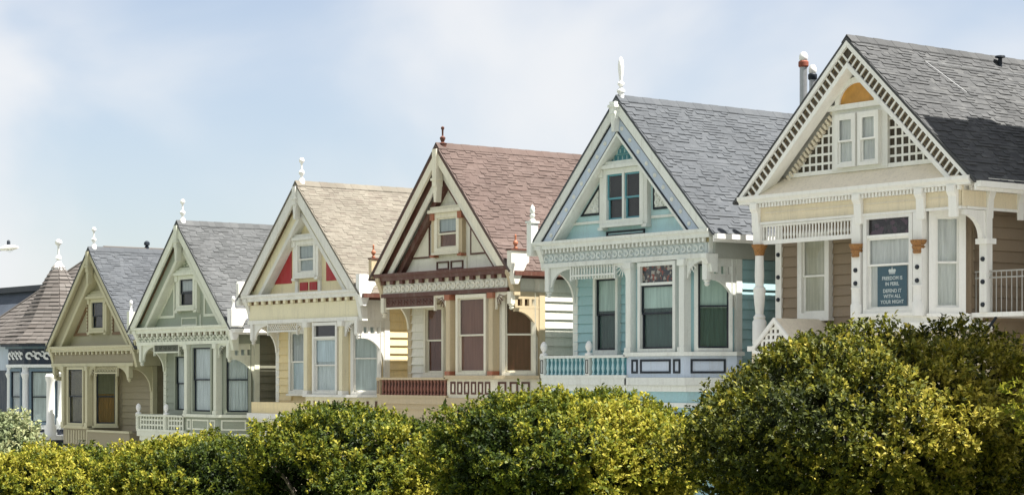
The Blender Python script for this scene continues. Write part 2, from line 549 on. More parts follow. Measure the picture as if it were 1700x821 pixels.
def window(parent, pos, ang, w, h0, h1, casing, sash, shade=None, shade_frac=0.48, curtain=None, meet=0.5, cw=0.1, sill=True,
           transom=None, transom_h=0.34, header=0.0, folds=7, mullion=False, proud=0.16, seed=0):
    """sash window: casing > sash, pane, blind, curtain, sill; pos = (u, v) of its middle on the wall"""
    T = Matrix.Translation((pos[0], pos[1], 0)) @ Matrix.Rotation(R(ang), 4, 'Z')
    z0, z1 = H(h0), H(h1)
    hw = w / 2
    c = MB(T)
    c.box(-hw - cw, -hw, -proud, 0, z0, z1)
    c.box(hw, hw + cw, -proud, 0, z0, z1)
    c.box(-hw - cw, hw + cw, -proud - 0.003, 0, z1, z1 + cw)
    c.box(-hw - cw, hw + cw, -proud - 0.003, 0, z0 - cw * 0.9, z0)
    if header:
        c.box(-hw - cw - 0.06, hw + cw + 0.06, -proud - 0.07, 0, z1 + cw, z1 + cw + header)
    win = c.build('window', casing, parent)
    B(-hw, hw, -0.012, 0.002, z0, z1, T=T).build('dark_room_panel', DARK, win)  # near-black sheet stands in for the unlit room behind the glass
    if transom is not None:
        zt = z1 - transom_h
        B(-hw, hw, -0.07, -0.055, zt, z1, T=T).build('stained_glass', transom, win)
        B(-hw, hw, -proud + 0.02, -0.03, zt - 0.07, zt, T=T).build('transom_bar', casing, win)
        z1 = zt - 0.07
    zm = z0 + (z1 - z0) * meet
    bars = [(-hw, hw)]
    if mullion:
        bars = [(-hw, -0.04), (0.04, hw)]
        B(-0.04, 0.04, -proud + 0.01, 0, z0, z1, T=T).build('mullion', casing, win)
    for (a, b) in bars:
        MB(T).ring([(a, zm - 0.025), (b, zm - 0.025), (b, z1), (a, z1)], 0.045, -0.105, -0.068).build('sash', sash, win)
        MB(T).ring([(a, z0), (b, z0), (b, zm + 0.022), (a, zm + 0.022)], 0.05, -0.066, -0.03).build('sash', sash, win)
        B(a + 0.03, b - 0.03, -0.088, -0.084, zm, z1 - 0.02, T=T).build('pane', GLASS, win)
        B(a + 0.03, b - 0.03, -0.05, -0.046, z0 + 0.02, zm, T=T).build('pane', GLASS, win)
    if curtain is not None:
        wavy(w - 0.02, z0, z1, -0.026, folds, 0.009, T, seed).build('curtain', curtain, win, True)
    if shade is not None:
        B(-hw + 0.01, hw - 0.01, -0.044, -0.040, z1 - (z1 - z0) * shade_frac, z1, T=T).build('blind', shade, win)
    if sill:
        B(-hw - cw - 0.05, hw + cw + 0.05, -proud - 0.06, 0, z0 - cw * 0.9 - 0.07, z0 - cw * 0.9, T=T).build('sill', casing, win)
    return win

SHV = {}
SH_W = (0.17, 0.215, 0.275)
def SH_T(mat):
    return (0.008, 0.014, 0.020) if mat is SH_CREAM else (0.007, 0.017, 0.028)
def shingle_variant(k, mat):
    key = (k, mat.name, MIR)
    if key not in SHV:
        t = SH_T(mat)[k % 3]
        w = SH_W[k // 3]
        # x = along the eave, y = up the slope, z = out of the roof
        SHV[key] = (MB().add([(0, 0, 0), (w, 0, 0), (w, 0.16, 0), (0, 0.16, 0), (0.001, 0, t), (w - 0.001, 0, t), (w - 0.001, 0.16, 0.005), (0.001, 0.16, 0.005)],
                    [(0, 3, 2, 1), (4, 5, 6, 7), (0, 1, 5, 4), (1, 2, 6, 5), (2, 3, 7, 6), (3, 0, 4, 7)]).mesh('shingle', mat), w)
    return SHV[key]

def shingles(roof, mat, W, G, v0, v1, u_eave, nsep=300, score=None, expo=0.108):
    """courses of tabs on the visible (right-hand) slope; the largest in view are objects, the rest one joined part"""
    th = math.atan2(G, W / 2)
    ux, uz = -math.cos(th), math.sin(th)                # up-slope
    nx, nz = math.sin(th), math.cos(th)                 # outward
    eave = (u_eave, G * (1 - u_eave / (W / 2)))
    Ls = math.hypot(u_eave, G - eave[1])
    nc = int(Ls / expo)
    rest_v, rest_f = [], []
    items = []
    r = random.Random(11)
    for i in range(nc):
        s = i * expo
        v = v0 + r.random() * 0.05 - (0.2 if i % 2 else 0)
        while v < v1:
            k = r.randrange(9)
            w = SH_W[k // 3]
            if v >= v0 - 0.01:
                items.append((s, v, k, w))
            v += w + 0.001
    items.sort(key=score or (lambda q: q[1]))
    M0 = Matrix(((0, ux, nx, 0), (1, 0, 0, 0), (0, uz, nz, 0), (0, 0, 0, 1)))
    for n, (s, v, k, w) in enumerate(items):
        base = Vector((eave[0] + ux * s + nx * 0.062, v, H(eave[1]) + uz * s + nz * 0.062))
        if n < nsep:
            me, _ = shingle_variant(k, mat)
            o = bpy.data.objects.new('shingle', me)
            COL.objects.link(o)
            o.parent = roof
            M = M0.copy()
            M.translation = base
            o.matrix_local = M
        else:
            t = SH_T(mat)[k % 3]
            q = len(rest_v)
            for (x, y, z) in ((0, 0, 0), (w, 0, 0), (w, .16, 0), (0, .16, 0), (0, 0, t), (w, 0, t), (w, .16, .005), (0, .16, .005)):
                p = M0.to_3x3() @ Vector((x, y, z)) + base
                rest_v.append(tuple(p))
            rest_f += [tuple(a + q for a in f) for f in [(0, 3, 2, 1), (4, 5, 6, 7), (0, 1, 5, 4), (1, 2, 6, 5), (2, 3, 7, 6), (3, 0, 4, 7)]]
    if rest_v:
        mb = MB(); mb.v, mb.f = rest_v, rest_f
        o = mb.build('shingle_field', mat, roof)
        o['kind'] = 'stuff'

def roof_and_ridge(house, c, W, G, depth, mat, soffit, edge, nsep):
    """two slopes, painted verge boards below the front overhang, ridge caps"""
    global MIR
    keep, MIR = MIR, 1                                  # the roof is symmetrical: never mirrored
    th = math.atan2(G, W / 2)
    ue = W / 2 + 0.16
    he = G * (1 - ue / (W / 2))
    t = 0.06
    nx, nz = math.sin(th), math.cos(th)
    m = MB()
    vf = c.get('verge', -0.06)
    ul = c.get('left_eave', ue)
    hl = G * (1 - ul / (W / 2))
    m.poly([(0, H(G)), (ue, H(he)), (ue + nx * t, H(he) + nz * t), (0, H(G) + t / math.cos(th))], vf, depth)
    m.poly([(0, H(G)), (-ue, H(he)), (-ue - nx * t, H(he) + nz * t), (0, H(G) + t / math.cos(th))], vf, 0.6)
    m.poly([(0, H(G)), (-ul, H(hl)), (-ul - nx * t, H(hl) + nz * t), (0, H(G) + t / math.cos(th))], 0.6, depth)
    roof = m.build('roof', mat, house)
    for s in (-1, 1):                                   # soffit boards under the front overhang
        MB().poly([(0, H(G) - 0.004), (s * (W / 2 - 0.02), H(0.0) + 0.02), (s * (W / 2 - 0.06), H(0.0) + 0.02), (0, H(G) - 0.055)], 0.0, 0.42).build('soffit', soffit, house)
    sc = c.get('score')
    shingles(roof, mat, W, G, vf + 0.01, depth, ue, nsep, sc)
    n = int((depth) / 0.3)
    capm = MB().poly([(-0.16, -0.16 * G / (W / 2) + 0.02), (0, 0.02), (0.16, -0.16 * G / (W / 2) + 0.02), (0.16, -0.16 * G / (W / 2) + 0.045), (0, 0.06), (-0.16, -0.16 * G / (W / 2) + 0.045)], 0, 0.33)
    rep('ridge_cap', capm, mat, roof, [(0, vf + 0.01 + 0.3 * i, H(G) + t / math.cos(th) + (0.006 if i % 2 else 0)) for i in range(n)])
    B(ue + 0.03, ue + 0.15, -0.02, depth, H(he) - 0.09, H(he) + 0.035).build('gutter', edge, house)
    B(ue - 0.02, ue + 0.025, -0.02, depth, H(he) - 0.16, H(he) + 0.0).build('fascia', edge, house)
    MIR = keep
    return roof

def rake(house, name, W, G, t0, t1, va, vb, mat, sides=(-1, 1), zlift=0.0):
    th = math.atan2(G, W / 2)
    for s in sides:
        sn, cs = math.sin(th), math.cos(th)
        pts = [(s * (W / 2 - t0 / sn), H(zlift)), (s * (W / 2 - t1 / sn), H(zlift)), (0, H(G - t1 / cs)), (0, H(G - t0 / cs))]
        MB().poly(pts, va, vb).build(name, mat, house)

def along_rake(W, G, t, n, a=0.06, b=0.94):
    """points along a rake strip at perpendicular depth t (right side)"""
    th = math.atan2(G, W / 2)
    p0 = (W / 2 - t / math.sin(th), 0)
    p1 = (0, G - t / math.cos(th))
    return [(p0[0] + (p1[0] - p0[0]) * (a + (b - a) * i / (n - 1)), p0[1] + (p1[1] - p0[1]) * (a + (b - a) * i / (n - 1))) for i in range(n)]

def finial(house, x, y, z, prof, mat, name='finial'):
    return MB().lathe([(r * 0.82, h) for r, h in prof], x, y, z, 14).build(name, mat, house, True)

FIN_TALL = [(0.10, -0.12), (0.10, 0.10), (0.13, 0.12), (0.13, 0.17), (0.06, 0.22), (0.05, 0.27), (0.105, 0.31), (0.105, 0.36), (0.05, 0.40), (0.06, 0.50), (0.085, 0.66), (0.095, 0.80), (0.08, 0.93), (0.035, 1.02), (0.0, 1.04)]
FIN_BALL = [(0.13, -0.14), (0.12, 0.08), (0.05, 0.16), (0.05, 0.2), (0.115, 0.27), (0.115, 0.33), (0.045, 0.39), (0.035, 0.55), (0.045, 0.60), (0.10, 0.65), (0.105, 0.71), (0.06, 0.77), (0.0, 0.78)]
FIN_SPIKE = [(0.14, -0.1), (0.14, 0.0), (0.16, 0.03), (0.05, 0.07), (0.10, 0.16), (0.10, 0.2), (0.03, 0.25), (0.035, 0.42), (0.06, 0.45), (0.06, 0.5), (0.0, 0.53)]
FIN_SMALL = [(0.07, 0), (0.07, 0.04), (0.03, 0.07), (0.085, 0.14), (0.08, 0.19), (0.03, 0.24), (0.035, 0.38), (0.0, 0.41)]
FIN_BUD = [(0.09, 0), (0.1, 0.04), (0.05, 0.07), (0.09, 0.13), (0.09, 0.17), (0.06, 0.2), (0.09, 0.28), (0.07, 0.38), (0.0, 0.46)]
FIN_KNOB = [(0.075, 0), (0.075, 0.03), (0.05, 0.06), (0.05, 0.25), (0.075, 0.28), (0.08, 0.34), (0.05, 0.4), (0, 0.41)]

def curl(r0, r1, depth, n=9, a0=20, a1=300):
    """C-scroll, flat carved relief, centred on the origin in x-z"""
    m = MB()
    pts = arc(0, 0, r1, r1, a0, a1, n) + arc(0, 0, r0, r0, a1, a0, n)
    k = n + 1
    v = [(x, 0, z) for x, z in pts] + [(x, -depth, z) for x, z in pts]
    f = []
    N = 2 * k
    for i in range(n):
        f += [(i, i + 1, N - 2 - i, N - 1 - i), (N + i, N + N - 1 - i, N + N - 2 - i, N + i + 1)]
    for i in range(N):
        j = (i + 1) % N
        f.append((i, j, N + j, N + i))
    return m.add(v, f)

def scroll_frieze(parent, mat, u0, u1, v, h, size, depth=0.03, name='scroll_ornament', full=True):
    n = max(2, int((u1 - u0) / (size * 1.15)))
    m1 = curl(size * 0.24, size * 0.5, depth, a0=20, a1=310)
    m2 = curl(size * 0.24, size * 0.5, depth, a0=200, a1=490)
    st = (u1 - u0) / n
    rep(name, m1, mat, parent, [(u0 + st * (i + 0.5), v, H(h)) for i in range(0, n, 2)])
    rep(name, m2, mat, parent, [(u0 + st * (i + 0.5), v, H(h)) for i in range(1, n, 2)])

def spandrel(u0, u1, h0, drop, steps=8):
    """bracket filling the corner at u0: straight along the top and the post, scalloped below"""
    a = u1 - u0
    pts = [(u0, H(h0)), (u1, H(h0)), (u1, H(h0) - 0.06)]
    for i in range(steps + 1):
        t = i / steps
        ang = R(90 * t)
        pts.append((u1 - a * math.sin(ang) * 0.92, H(h0) - 0.06 - (drop - 0.06) * (1 - math.cos(ang))))
    pts.append((u0, H(h0) - drop))
    return pts

def pendant(house, u, v, h_top, h_bot, w, mat):
    z0, z1 = H(h_bot), H(h_top)
    m = MB().box(u - w / 2, u + w / 2, v - w / 2, v + w / 2, z0 + 0.16, z1)
    m.lathe([(w * 0.42, 0.16), (w * 0.55, 0.13), (w * 0.3, 0.09), (w * 0.45, 0.05), (w * 0.2, 0.0)], u, v, z0, 10)
    return m.build('pendant', mat, house)

def house_base(name, key, x, y, z, label, group):
    return thing(name, (x, y, z - EH), label, 'house', group)

# plan of the five alike houses: recessed porch wall, slanted bay, squared gable storey above
VW, VB = 1.05, 0.20
UL, UR = -3.0, 3.35
BAY = [(-0.5, VW), (0.35, VB), (2.5, VB), (UR, VW)]

def house(c):
    global MIR
    MIR = c.get('mirror', 1)
    x, y, z = c['pos']
    W, G = c['W'], c['G']
    hs = house_base(c['name'], c['name'], x, y, z, c['label'], 'row of gabled timber houses on the hill')
    trim, wallm, band, gable = c['trim'], c['wall'], c['band'], c['gable']
    sash = c['sash']
    side = c.get('side', wallm)
    fb = c.get('frieze_bottom', -0.58)
    ab = fb - 0.12                                        # underside of the architrave
    dh = c.get('dh', 0.0)                                 # lower-set windows
    sc = lambda q: q[1] - q[0] * 1.0
    c['score'] = sc
    # --- body
    body = MB().plan([(UL, VW)] + BAY[:0] + [(-0.5, VW), (0.35, VB), (2.5, VB), (UR, VW), (UR, 13.5), (UL, 13.5)], -1.6, H(-0.05))
    wall = body.build('wall', wallm, hs)
    # --- gable storey
    gv = c.get('gv', 0.40)
    c['left_eave'] = 3.22
    MB().poly([(-(W / 2 - 0.06), H(0.0)), (W / 2 - 0.06, H(0.0)), (0, H(G) - 0.08)], gv, 0.59).build('gable_wall', gable, hs)
    kk = (G - 0.08) / (W / 2 - 0.06)
    MB().poly([(UL - 0.02, H(-0.05)), (UR, H(-0.05)), (UR, H(G - 0.08 - kk * UR)), (0, H(G) - 0.08), (UL - 0.02, H(G - 0.08 + kk * (UL - 0.02)))], 0.59, 13.4).build('attic', gable, hs)
    B(-W / 2 + 0.25, W / 2 - 0.12, 0.10, VW + 0.1, H(ab) + 0.01, H(0) - 0.02).build('porch_ceiling', trim, hs)
    roof_and_ridge(hs, c, W, G, 13.5, c['roof'], c.get('soffit', trim), c.get('gutter', trim), c.get('nsep', 300))
    # --- cornice, dentils, frieze, architrave
    uc0, uc1 = -W / 2 + 0.02, W / 2 + 0.02
    prof = [(-0.10, H(0.015)), (-0.10, H(-0.055)), (-0.045, H(-0.11)), (-0.045, H(-0.2)), (0.10, H(-0.2)), (0.399, H(-0.2)), (0.399, H(0.015))]
    cor = MB().polyx(prof, uc0, uc1).build('cornice', c.get('cornice', trim), hs)
    dw, dn = c['dentil']
    rep('dentil', B(-dw / 2, dw / 2, -0.02, 0.07, H(-0.31), H(-0.202)), c.get('dentil_mat', trim), cor,
        [(uc0 + 0.35 + (uc1 - uc0 - 0.6) * i / (dn - 1), 0, 0) for i in range(dn)])
    B(uc0 + 0.25, uc1 - 0.15, 0.085, 0.10, H(-0.315), H(-0.2)).build('dentil_backing', c.get('dentil_back', trim), cor)
    fz = B(uc0 + 0.28, uc1 - 0.18, 0.065, 0.099, H(fb), H(-0.315)).build('frieze', c.get('frieze', trim), hs)
    if c.get('scroll'):
        scroll_frieze(fz, c['scroll'], uc0 + 0.34, uc1 - 0.25, 0.064, (fb - 0.315) / 2, c.get('scroll_size', 0.2))
    B(uc0 + 0.25, uc1 - 0.14, 0.02, 0.22, H(ab), H(fb)).build('architrave', c.get('architrave', trim), hs)
    # side return of the entablature
    us = W / 2 - 0.10
    B(us - 0.02, us + 0.05, 0.23, VW + 0.12, H(ab), H(-0.21)).build('side_frieze', c.get('side_frieze', trim), hs)
    if c.get('long_side'):
        B(us - 0.05, us + 0.02, VW + 0.125, 9, H(ab), H(-0.21)).build('side_frieze', c.get('side_frieze', trim), hs)
    # --- rakes
    for (nm, t0, t1, va, vb, m) in c['rakes']:
        rake(hs, nm, W, G, t0, t1, va, vb, m, zlift=0.017)
    if c.get('bead'):
        t, m, n = c['bead']
        th = math.atan2(G, W / 2)
        for s in (-1, 1):
            T = Matrix.Rotation(s * th, 4, 'Y')
            rep('bead', MB(T).box(-0.03, 0.03, -0.012, 0.02, -0.035, 0.035), m, hs, [(s * p[0], 0.085, H(p[1])) for p in along_rake(W, G, t, n)])
    if c.get('buds'):
        t, m, n = c['buds']
        for s in (-1, 1):
            rep('rosette', MB(Matrix.Rotation(R(90), 4, 'X')).lathe([(0.065, 0), (0.06, 0.03), (0.035, 0.05), (0, 0.06)], n=8), m, hs,
                [(s * p[0], 0.02, H(p[1])) for p in along_rake(W, G, t, n)])
    # --- king post under the apex
    if c.get('king'):
        m = c['king']
        kb = c.get('king_bottom', G - 1.25)
        k = MB().box(-0.10, 0.10, -0.19, 0.05, H(kb + 0.45), H(G - 0.05))
        k.poly([(-0.10, H(kb + 0.45)), (0.10, H(kb + 0.45)), (0.06, H(kb + 0.12)), (0.05, H(kb)), (-0.05, H(kb)), (-0.06, H(kb + 0.12))], -0.16, 0.03)
        k.box(-0.14, 0.14, -0.22, 0.0, H(kb + 0.62), H(kb + 0.69))
        k.build('king_post', m, hs)
    # --- gable window and ornaments
    cz = c.get('gwin_casing', trim)
    mull = c.get('gwin_double', False)
    gw = c.get('gw', 0.94)
    g0, g1 = c.get('gh', (0.68, 1.56))
    window(hs, (0, gv), 0, gw, g0, g1, cz, c.get('gwin_sash', sash), meet=0.47, cw=0.14, sill=True, header=0.0, mullion=mull,
           shade=c.get('gwin_shade'), shade_frac=0.45, curtain=c.get('gwin_curtain'), proud=0.15, seed=3)
    hw = gw / 2 + 0.14
    B(-hw - 0.20, hw + 0.20, gv - 0.26, gv, H(g1 + 0.14) + 0.004, H(g1 + 0.24)).build('window_header', cz, hs)
    B(-hw - 0.14, hw + 0.14, gv - 0.20, gv - 0.001, H(g1 + 0.24), H(g1 + 0.33)).build('window_header', cz, hs)
    capm = c.get('gwin_cap', cz)
    for s in (-1, 1):
        B(s * (hw + 0.07) - 0.08, s * (hw + 0.07) + 0.08, gv - 0.14, gv, H(g0 - 0.18), H(g1 - 0.06)).build('window_pilaster', c.get('gwin_pil', cz), hs)
        B(s * (hw + 0.07) - 0.10, s * (hw + 0.07) + 0.10, gv - 0.19, gv, H(g1 - 0.06) + 0.002, H(g1 + 0.14)).build('capital', capm, hs)
        B(s * (hw + 0.07) - 0.10, s * (hw + 0.07) + 0.10, gv - 0.19, gv, H(g0 - 0.26), H(g0 - 0.18) - 0.002).build('plinth', capm, hs)
    c['gable_extra'](hs, c, gv)
    # --- corner posts and pedestals at the eave
    c['corners'](hs, c)
    finial(hs, 0, 0.12, H(G) + 0.1, c['finial'], c['finial_mat'])
    # --- front wall of the porch, bay and windows
    wt0, wt1 = -1.02 - dh, -2.93 - dh
    planks_front(wall, wallm, UL, -0.52, VW, -3.7, ab, 0.25, [(-1.55 - 0.415 - 0.1, -1.55 + 0.415 + 0.1, wt1 - 0.15, wt0 + 0.1)] if c['windows'][0] else [])
    wins = c['windows']
    if wins[0]:
        window(hs, (-1.55, VW), 0, 0.83, wt1, wt0, c['casing'], sash, seed=1, **wins[0])
    window(hs, (1.46, VB), 0, 1.24, -2.93 - dh, ab - 0.12, c['casing'], sash, seed=2, **wins[1])
    a45 = math.degrees(math.atan2(VW - VB, UR - 2.5))
    p = (2.5 + 0.63 * math.cos(R(a45)), VB + 0.63 * math.sin(R(a45)))
    window(hs, p, a45, 0.76, -2.93 - dh, ab - 0.12, c['casing'], sash, seed=4, **wins[2])
    if MIR == -1:                                         # inner slant of the bay, in view only on the mirrored house
        p = (0.35 - 0.60 * 0.707, VB + 0.60 * 0.707)
        window(hs, p, -45, 0.74, -2.93 - dh, ab - 0.12, c['casing'], sash, seed=6, **wins[3])
    # corner boards of the bay
    for (u, v) in ((0.42, VB), (2.46, VB)):
        pil = B(u - 0.095, u + 0.095, v - 0.2, v + 0.04, H(-3.08 - dh), H(ab)).build('pilaster', c.get('pilaster', trim), hs)
        B(u - 0.13, u + 0.13, v - 0.24, v + 0.02, H(ab) - 0.16, H(ab) - 0.004).build('capital', c.get('capital', trim), pil)
        B(u - 0.12, u + 0.12, v - 0.23, v + 0.02, H(-3.08 - dh) + 0.003, H(-2.9 - dh)).build('plinth', c.get('capital', trim), pil)
    B(UR - 0.2, UR + 0.045, VW - 0.04, VW + 0.16, H(-3.7), H(ab)).build('corner_board', trim, hs)
    B(UL - 0.045, UL + 0.16, VW - 0.05, VW + 0.14, H(-3.7), H(ab)).build('corner_board', trim, hs)
    # --- side wall siding
    planks_side(wall, side, UR if MIR == 1 else UL, VW + 0.165, 9.0, -5.95, -0.2, 0.25, 1 if MIR == 1 else -1)
    # --- porch fretwork
    c['porch'](hs, c, ab)
    # side arch with three square holes, from the corner pendant back to the wall
    su = UR - 0.02
    top, bot = ab - 0.20, ab - 0.46
    m = MB()
    vA, vB = 0.16, VW + 0.1
    m.box(su - 0.05, su + 0.05, vA, vB, H(top), H(top + 0.2))
    m.box(su - 0.05, su + 0.05, vA, vB, H(bot), H(bot + 0.07))
    n = 4
    st = (vB - vA) / n
    for i in range(n):
        m.box(su - 0.049, su + 0.049, vA + st * i, vA + st * i + st * 0.36, H(bot + 0.071), H(top) - 0.001)
    m.polyx([(vB, H(bot) - 0.002), (vB, H(bot - 0.95))] + [(vB - 0.13 - 0.80 * (1 - math.cos(R(a))), H(bot - 0.95 + 0.87 * math.sin(R(a)))) for a in range(0, 91, 10)] + [(vA, H(bot) - 0.09), (vA, H(bot) - 0.002)], su - 0.047, su + 0.047)
    m.build('side_arch', c.get('arch_mat', trim), hs)
    # --- balcony / base
    c['balcony'](hs, c)
    # --- lower storey below the balcony
    low = MB().plan([(UL - 0.02, 0.10), (2.56, 0.10), (UR + 0.06, 0.92), (UR + 0.06, 1.3), (UL - 0.02, 1.3)], -1.6, H(-3.86 - dh * 0.6)).build('lower_storey', c.get('lower', wallm), hs)
    for (a, b, q, mm) in ((-4.02, -3.86, 0.05, trim), (-4.42, -4.30, 0.04, trim), (-5.3, -5.18, 0.04, trim)):
        MB().plan([(UL - 0.02 - q, 0.10 - q), (2.56 + q * 0.4, 0.10 - q), (UR + 0.06 + q, 0.92 - q * 0.4), (UR + 0.06 + q, 1.0), (UL - 0.02 - q, 1.0)], H(a - dh * 0.6), H(b - dh * 0.6) - 0.002).build('string_course', mm, low)
    for i in range(5):
        u0 = UL + 0.2 + i * 1.08
        MB().ring([(u0, H(-4.95)), (u0 + 0.95, H(-4.95)), (u0 + 0.95, H(-4.55)), (u0, H(-4.55))], 0.05, 0.06, 0.099).build('panel_moulding', c.get('line', trim), low)
    MIR = 1
    return hs

def pedestal_block(hs, s, u, mat, top=0.45, v1=0.45, w=0.16, low=-0.5):
    """block closing the end of the eave: square above, raked back below"""
    MB().polyx([(-0.12, H(top)), (v1, H(top)), (v1, H(top - 0.32)), (v1 - 0.08, H(top - 0.36)), (0.12, H(low)), (0.02, H(low)), (-0.12, H(-0.1))], u - w / 2, u + w / 2).build('eave_pedestal', mat, hs)

def eave_console(hs, u, mat, h0=-0.1, h1=-0.75, w=0.18):
    MB().polyx([(-0.10, H(h0)), (0.30, H(h0)), (0.30, H(h1)), (0.10, H(h1)), (0.06, H(h1 + 0.2)), (-0.02, H(h0 - 0.25)), (-0.10, H(h0 - 0.1))], u - w / 2, u + w / 2).build('eave_console', mat, hs)

def tri_panels(hs, W, G, gv, u_in, h0, clear, fill, line, lw=0.05, name='gable_panel'):
    """triangular panel on each side of the gable window, kept clear of the rake"""
    th = math.atan2(G, W / 2)
    k = G / (W / 2)
    for s in (-1, 1):
        line_u = lambda h: W / 2 - clear / math.sin(th) - h / k
        ut = u_in
        ht = (W / 2 - clear / math.sin(th) - ut) * k
        pts = [(s * u_in, H(h0)), (s * line_u(h0), H(h0)), (s * u_in, H(ht))]
        if fill:
            MB().poly(pts, gv - 0.022, gv - 0.001).build(name, fill, hs)
        if line:
            MB().ring(pts, lw, gv - 0.035, gv - 0.002).build('panel_moulding', line, hs)

def balusters(rail, n, u0, u1, v, h0, h1, mat, r=0.045, seg=8):
    hh = h1 - h0
    prof = [(r * 0.9, 0), (r * 0.9, hh * 0.1), (r * 0.45, hh * 0.16), (r * 1.05, hh * 0.38), (r * 0.7, hh * 0.6), (r * 0.4, hh * 0.74), (r * 0.75, hh * 0.84), (r * 0.9, hh * 0.9), (r * 0.9, hh)]
    rep('baluster', MB().lathe(prof, 0, 0, H(h0), seg), mat, rail, [(u0 + (u1 - u0) * (i + 0.5) / n, v, 0) for i in range(n)], True)

def slant_band(hs, name, h0, h1, out, mat, u0=0.3):
    """band round the bay at a given projection"""
    k = out * 0.41
    return MB().plan([(u0, VB - out), (2.5 + k, VB - out), (UR + out * 0.75, VW - out * 0.75 + 0.02), (UR + out * 0.75, VW + 0.1), (u0, VW + 0.05)], H(h0), H(h1)).build(name, mat, hs)

def fret_porch(infill, pend=-1.50, brmat=None, infill_mat=None, infill_h=0.28, long_infill=False):
    def f(hs, c, ab):
        trim = brmat or c['trim']
        v = 0.10
        pendant(hs, -2.96, v, ab, pend + 0.0, 0.17, trim)
        pendant(hs, UR - 0.06, v, ab, pend + 0.1, 0.17, trim)
        uA, uB = -1.98, -0.22
        if long_infill:
            uA, uB = -2.86, -0.36
        if not long_infill:
            MB().poly(spandrel(-2.87, uA - 0.05, ab, 0.52), v - 0.03, v + 0.03).build('bracket', trim, hs)
        MB().poly([(0.30 - (q[0] - uB), q[1]) for q in spandrel(uB, 0.26, ab, 0.50)][::-1], v - 0.03, v + 0.03).build('bracket', trim, hs)
        MB().poly(spandrel(2.58, UR - 0.16, ab, 0.48), v - 0.03, v + 0.03).build('bracket', trim, hs)
        # carved fans in the brackets
        for (u, s) in ((2.66, 1), (0.18, -1)):
            for k in range(4):
                a = R(12 + 22 * k)
                r0, r1 = 0.10, 0.36 - 0.03 * abs(k - 1.5)
                p = [(u + s * r0 * math.cos(a), ab - 0.05 - r0 * math.sin(a)), (u + s * r1 * math.cos(a), ab - 0.05 - r1 * math.sin(a))]
                d = (0.012 * math.sin(a), 0.012 * math.cos(a) * s)
                if r1 * math.sin(a) < 0.42 - r1 * math.cos(a) * 0.5:
                    MB().poly([(p[0][0] - d[0], H(p[0][1] - d[1])), (p[1][0] - d[0], H(p[1][1] - d[1])), (p[1][0] + d[0], H(p[1][1] + d[1])), (p[0][0] + d[0], H(p[0][1] + d[1]))], v - 0.042, v - 0.031).build('carved_ray', infill_mat or trim, hs)
        # left-hand side bracket, from the pendant back to the wall
        pts = [(VW, H(ab)), (0.2, H(ab)), (0.2, H(ab) - 0.12)] + [(VW - 0.10 - 0.72 * (1 - math.sin(R(t))), H(ab) - 0.12 - 0.8 * (1 - math.cos(R(t)))) for t in range(0, 91, 10)] + [(VW, H(ab) - 0.95)]
        MB().polyx(pts, -2.99, -2.91).build('side_bracket', trim, hs)
        fr = MB()
        z1, z0 = H(ab) - 0.003, H(ab - infill_h)
        fr.box(uA, uB, v - 0.035, v + 0.035, z0, z0 + 0.05)
        fr.box(uA - 0.05, uA, v - 0.04, v + 0.04, z0 - 0.10, z1)
        fr.box(uB, uB + 0.05, v - 0.04, v + 0.04, z0 - 0.10, z1)
        fo = fr.build('fret_frame', trim, hs)
        im = infill_mat or trim
        if infill == 'spindle':
            n = 15
            rep('spindle', B(-0.02, 0.02, v - 0.02, v + 0.02, z0 - 0.07, z1), im, fo, [(uA + (uB - uA) * (i + 0.5) / n, 0, 0) for i in range(n)])
        elif infill == 'lattice':
            # crossed laths
            hgt = z1 - z0 - 0.05
            n = 13
            for sgn in (-1, 1):
                a = math.atan2(hgt, hgt)
                T = Matrix.Rotation(sgn * a, 4, 'Y')
                rep('lath', MB(T).box(-0.012, 0.012, v + sgn * 0.006 - 0.006, v + sgn * 0.006 + 0.005, -hgt * 0.66, hgt * 0.66), im, fo,
                    [(uA + 0.1 + (uB - uA - 0.2) * i / (n - 1), 0, z0 + 0.05 + hgt / 2) for i in range(n)])
        elif infill == 'panel':
            B(uA, uB, v - 0.01, v + 0.02, z0 + 0.05, z1, ).build('fret_panel', im, fo)
            scroll_frieze(fo, im, uA + 0.03, uB - 0.03, v - 0.011, ab - infill_h / 2 + 0.02, 0.14, 0.02, 'carved_scroll')
    return f

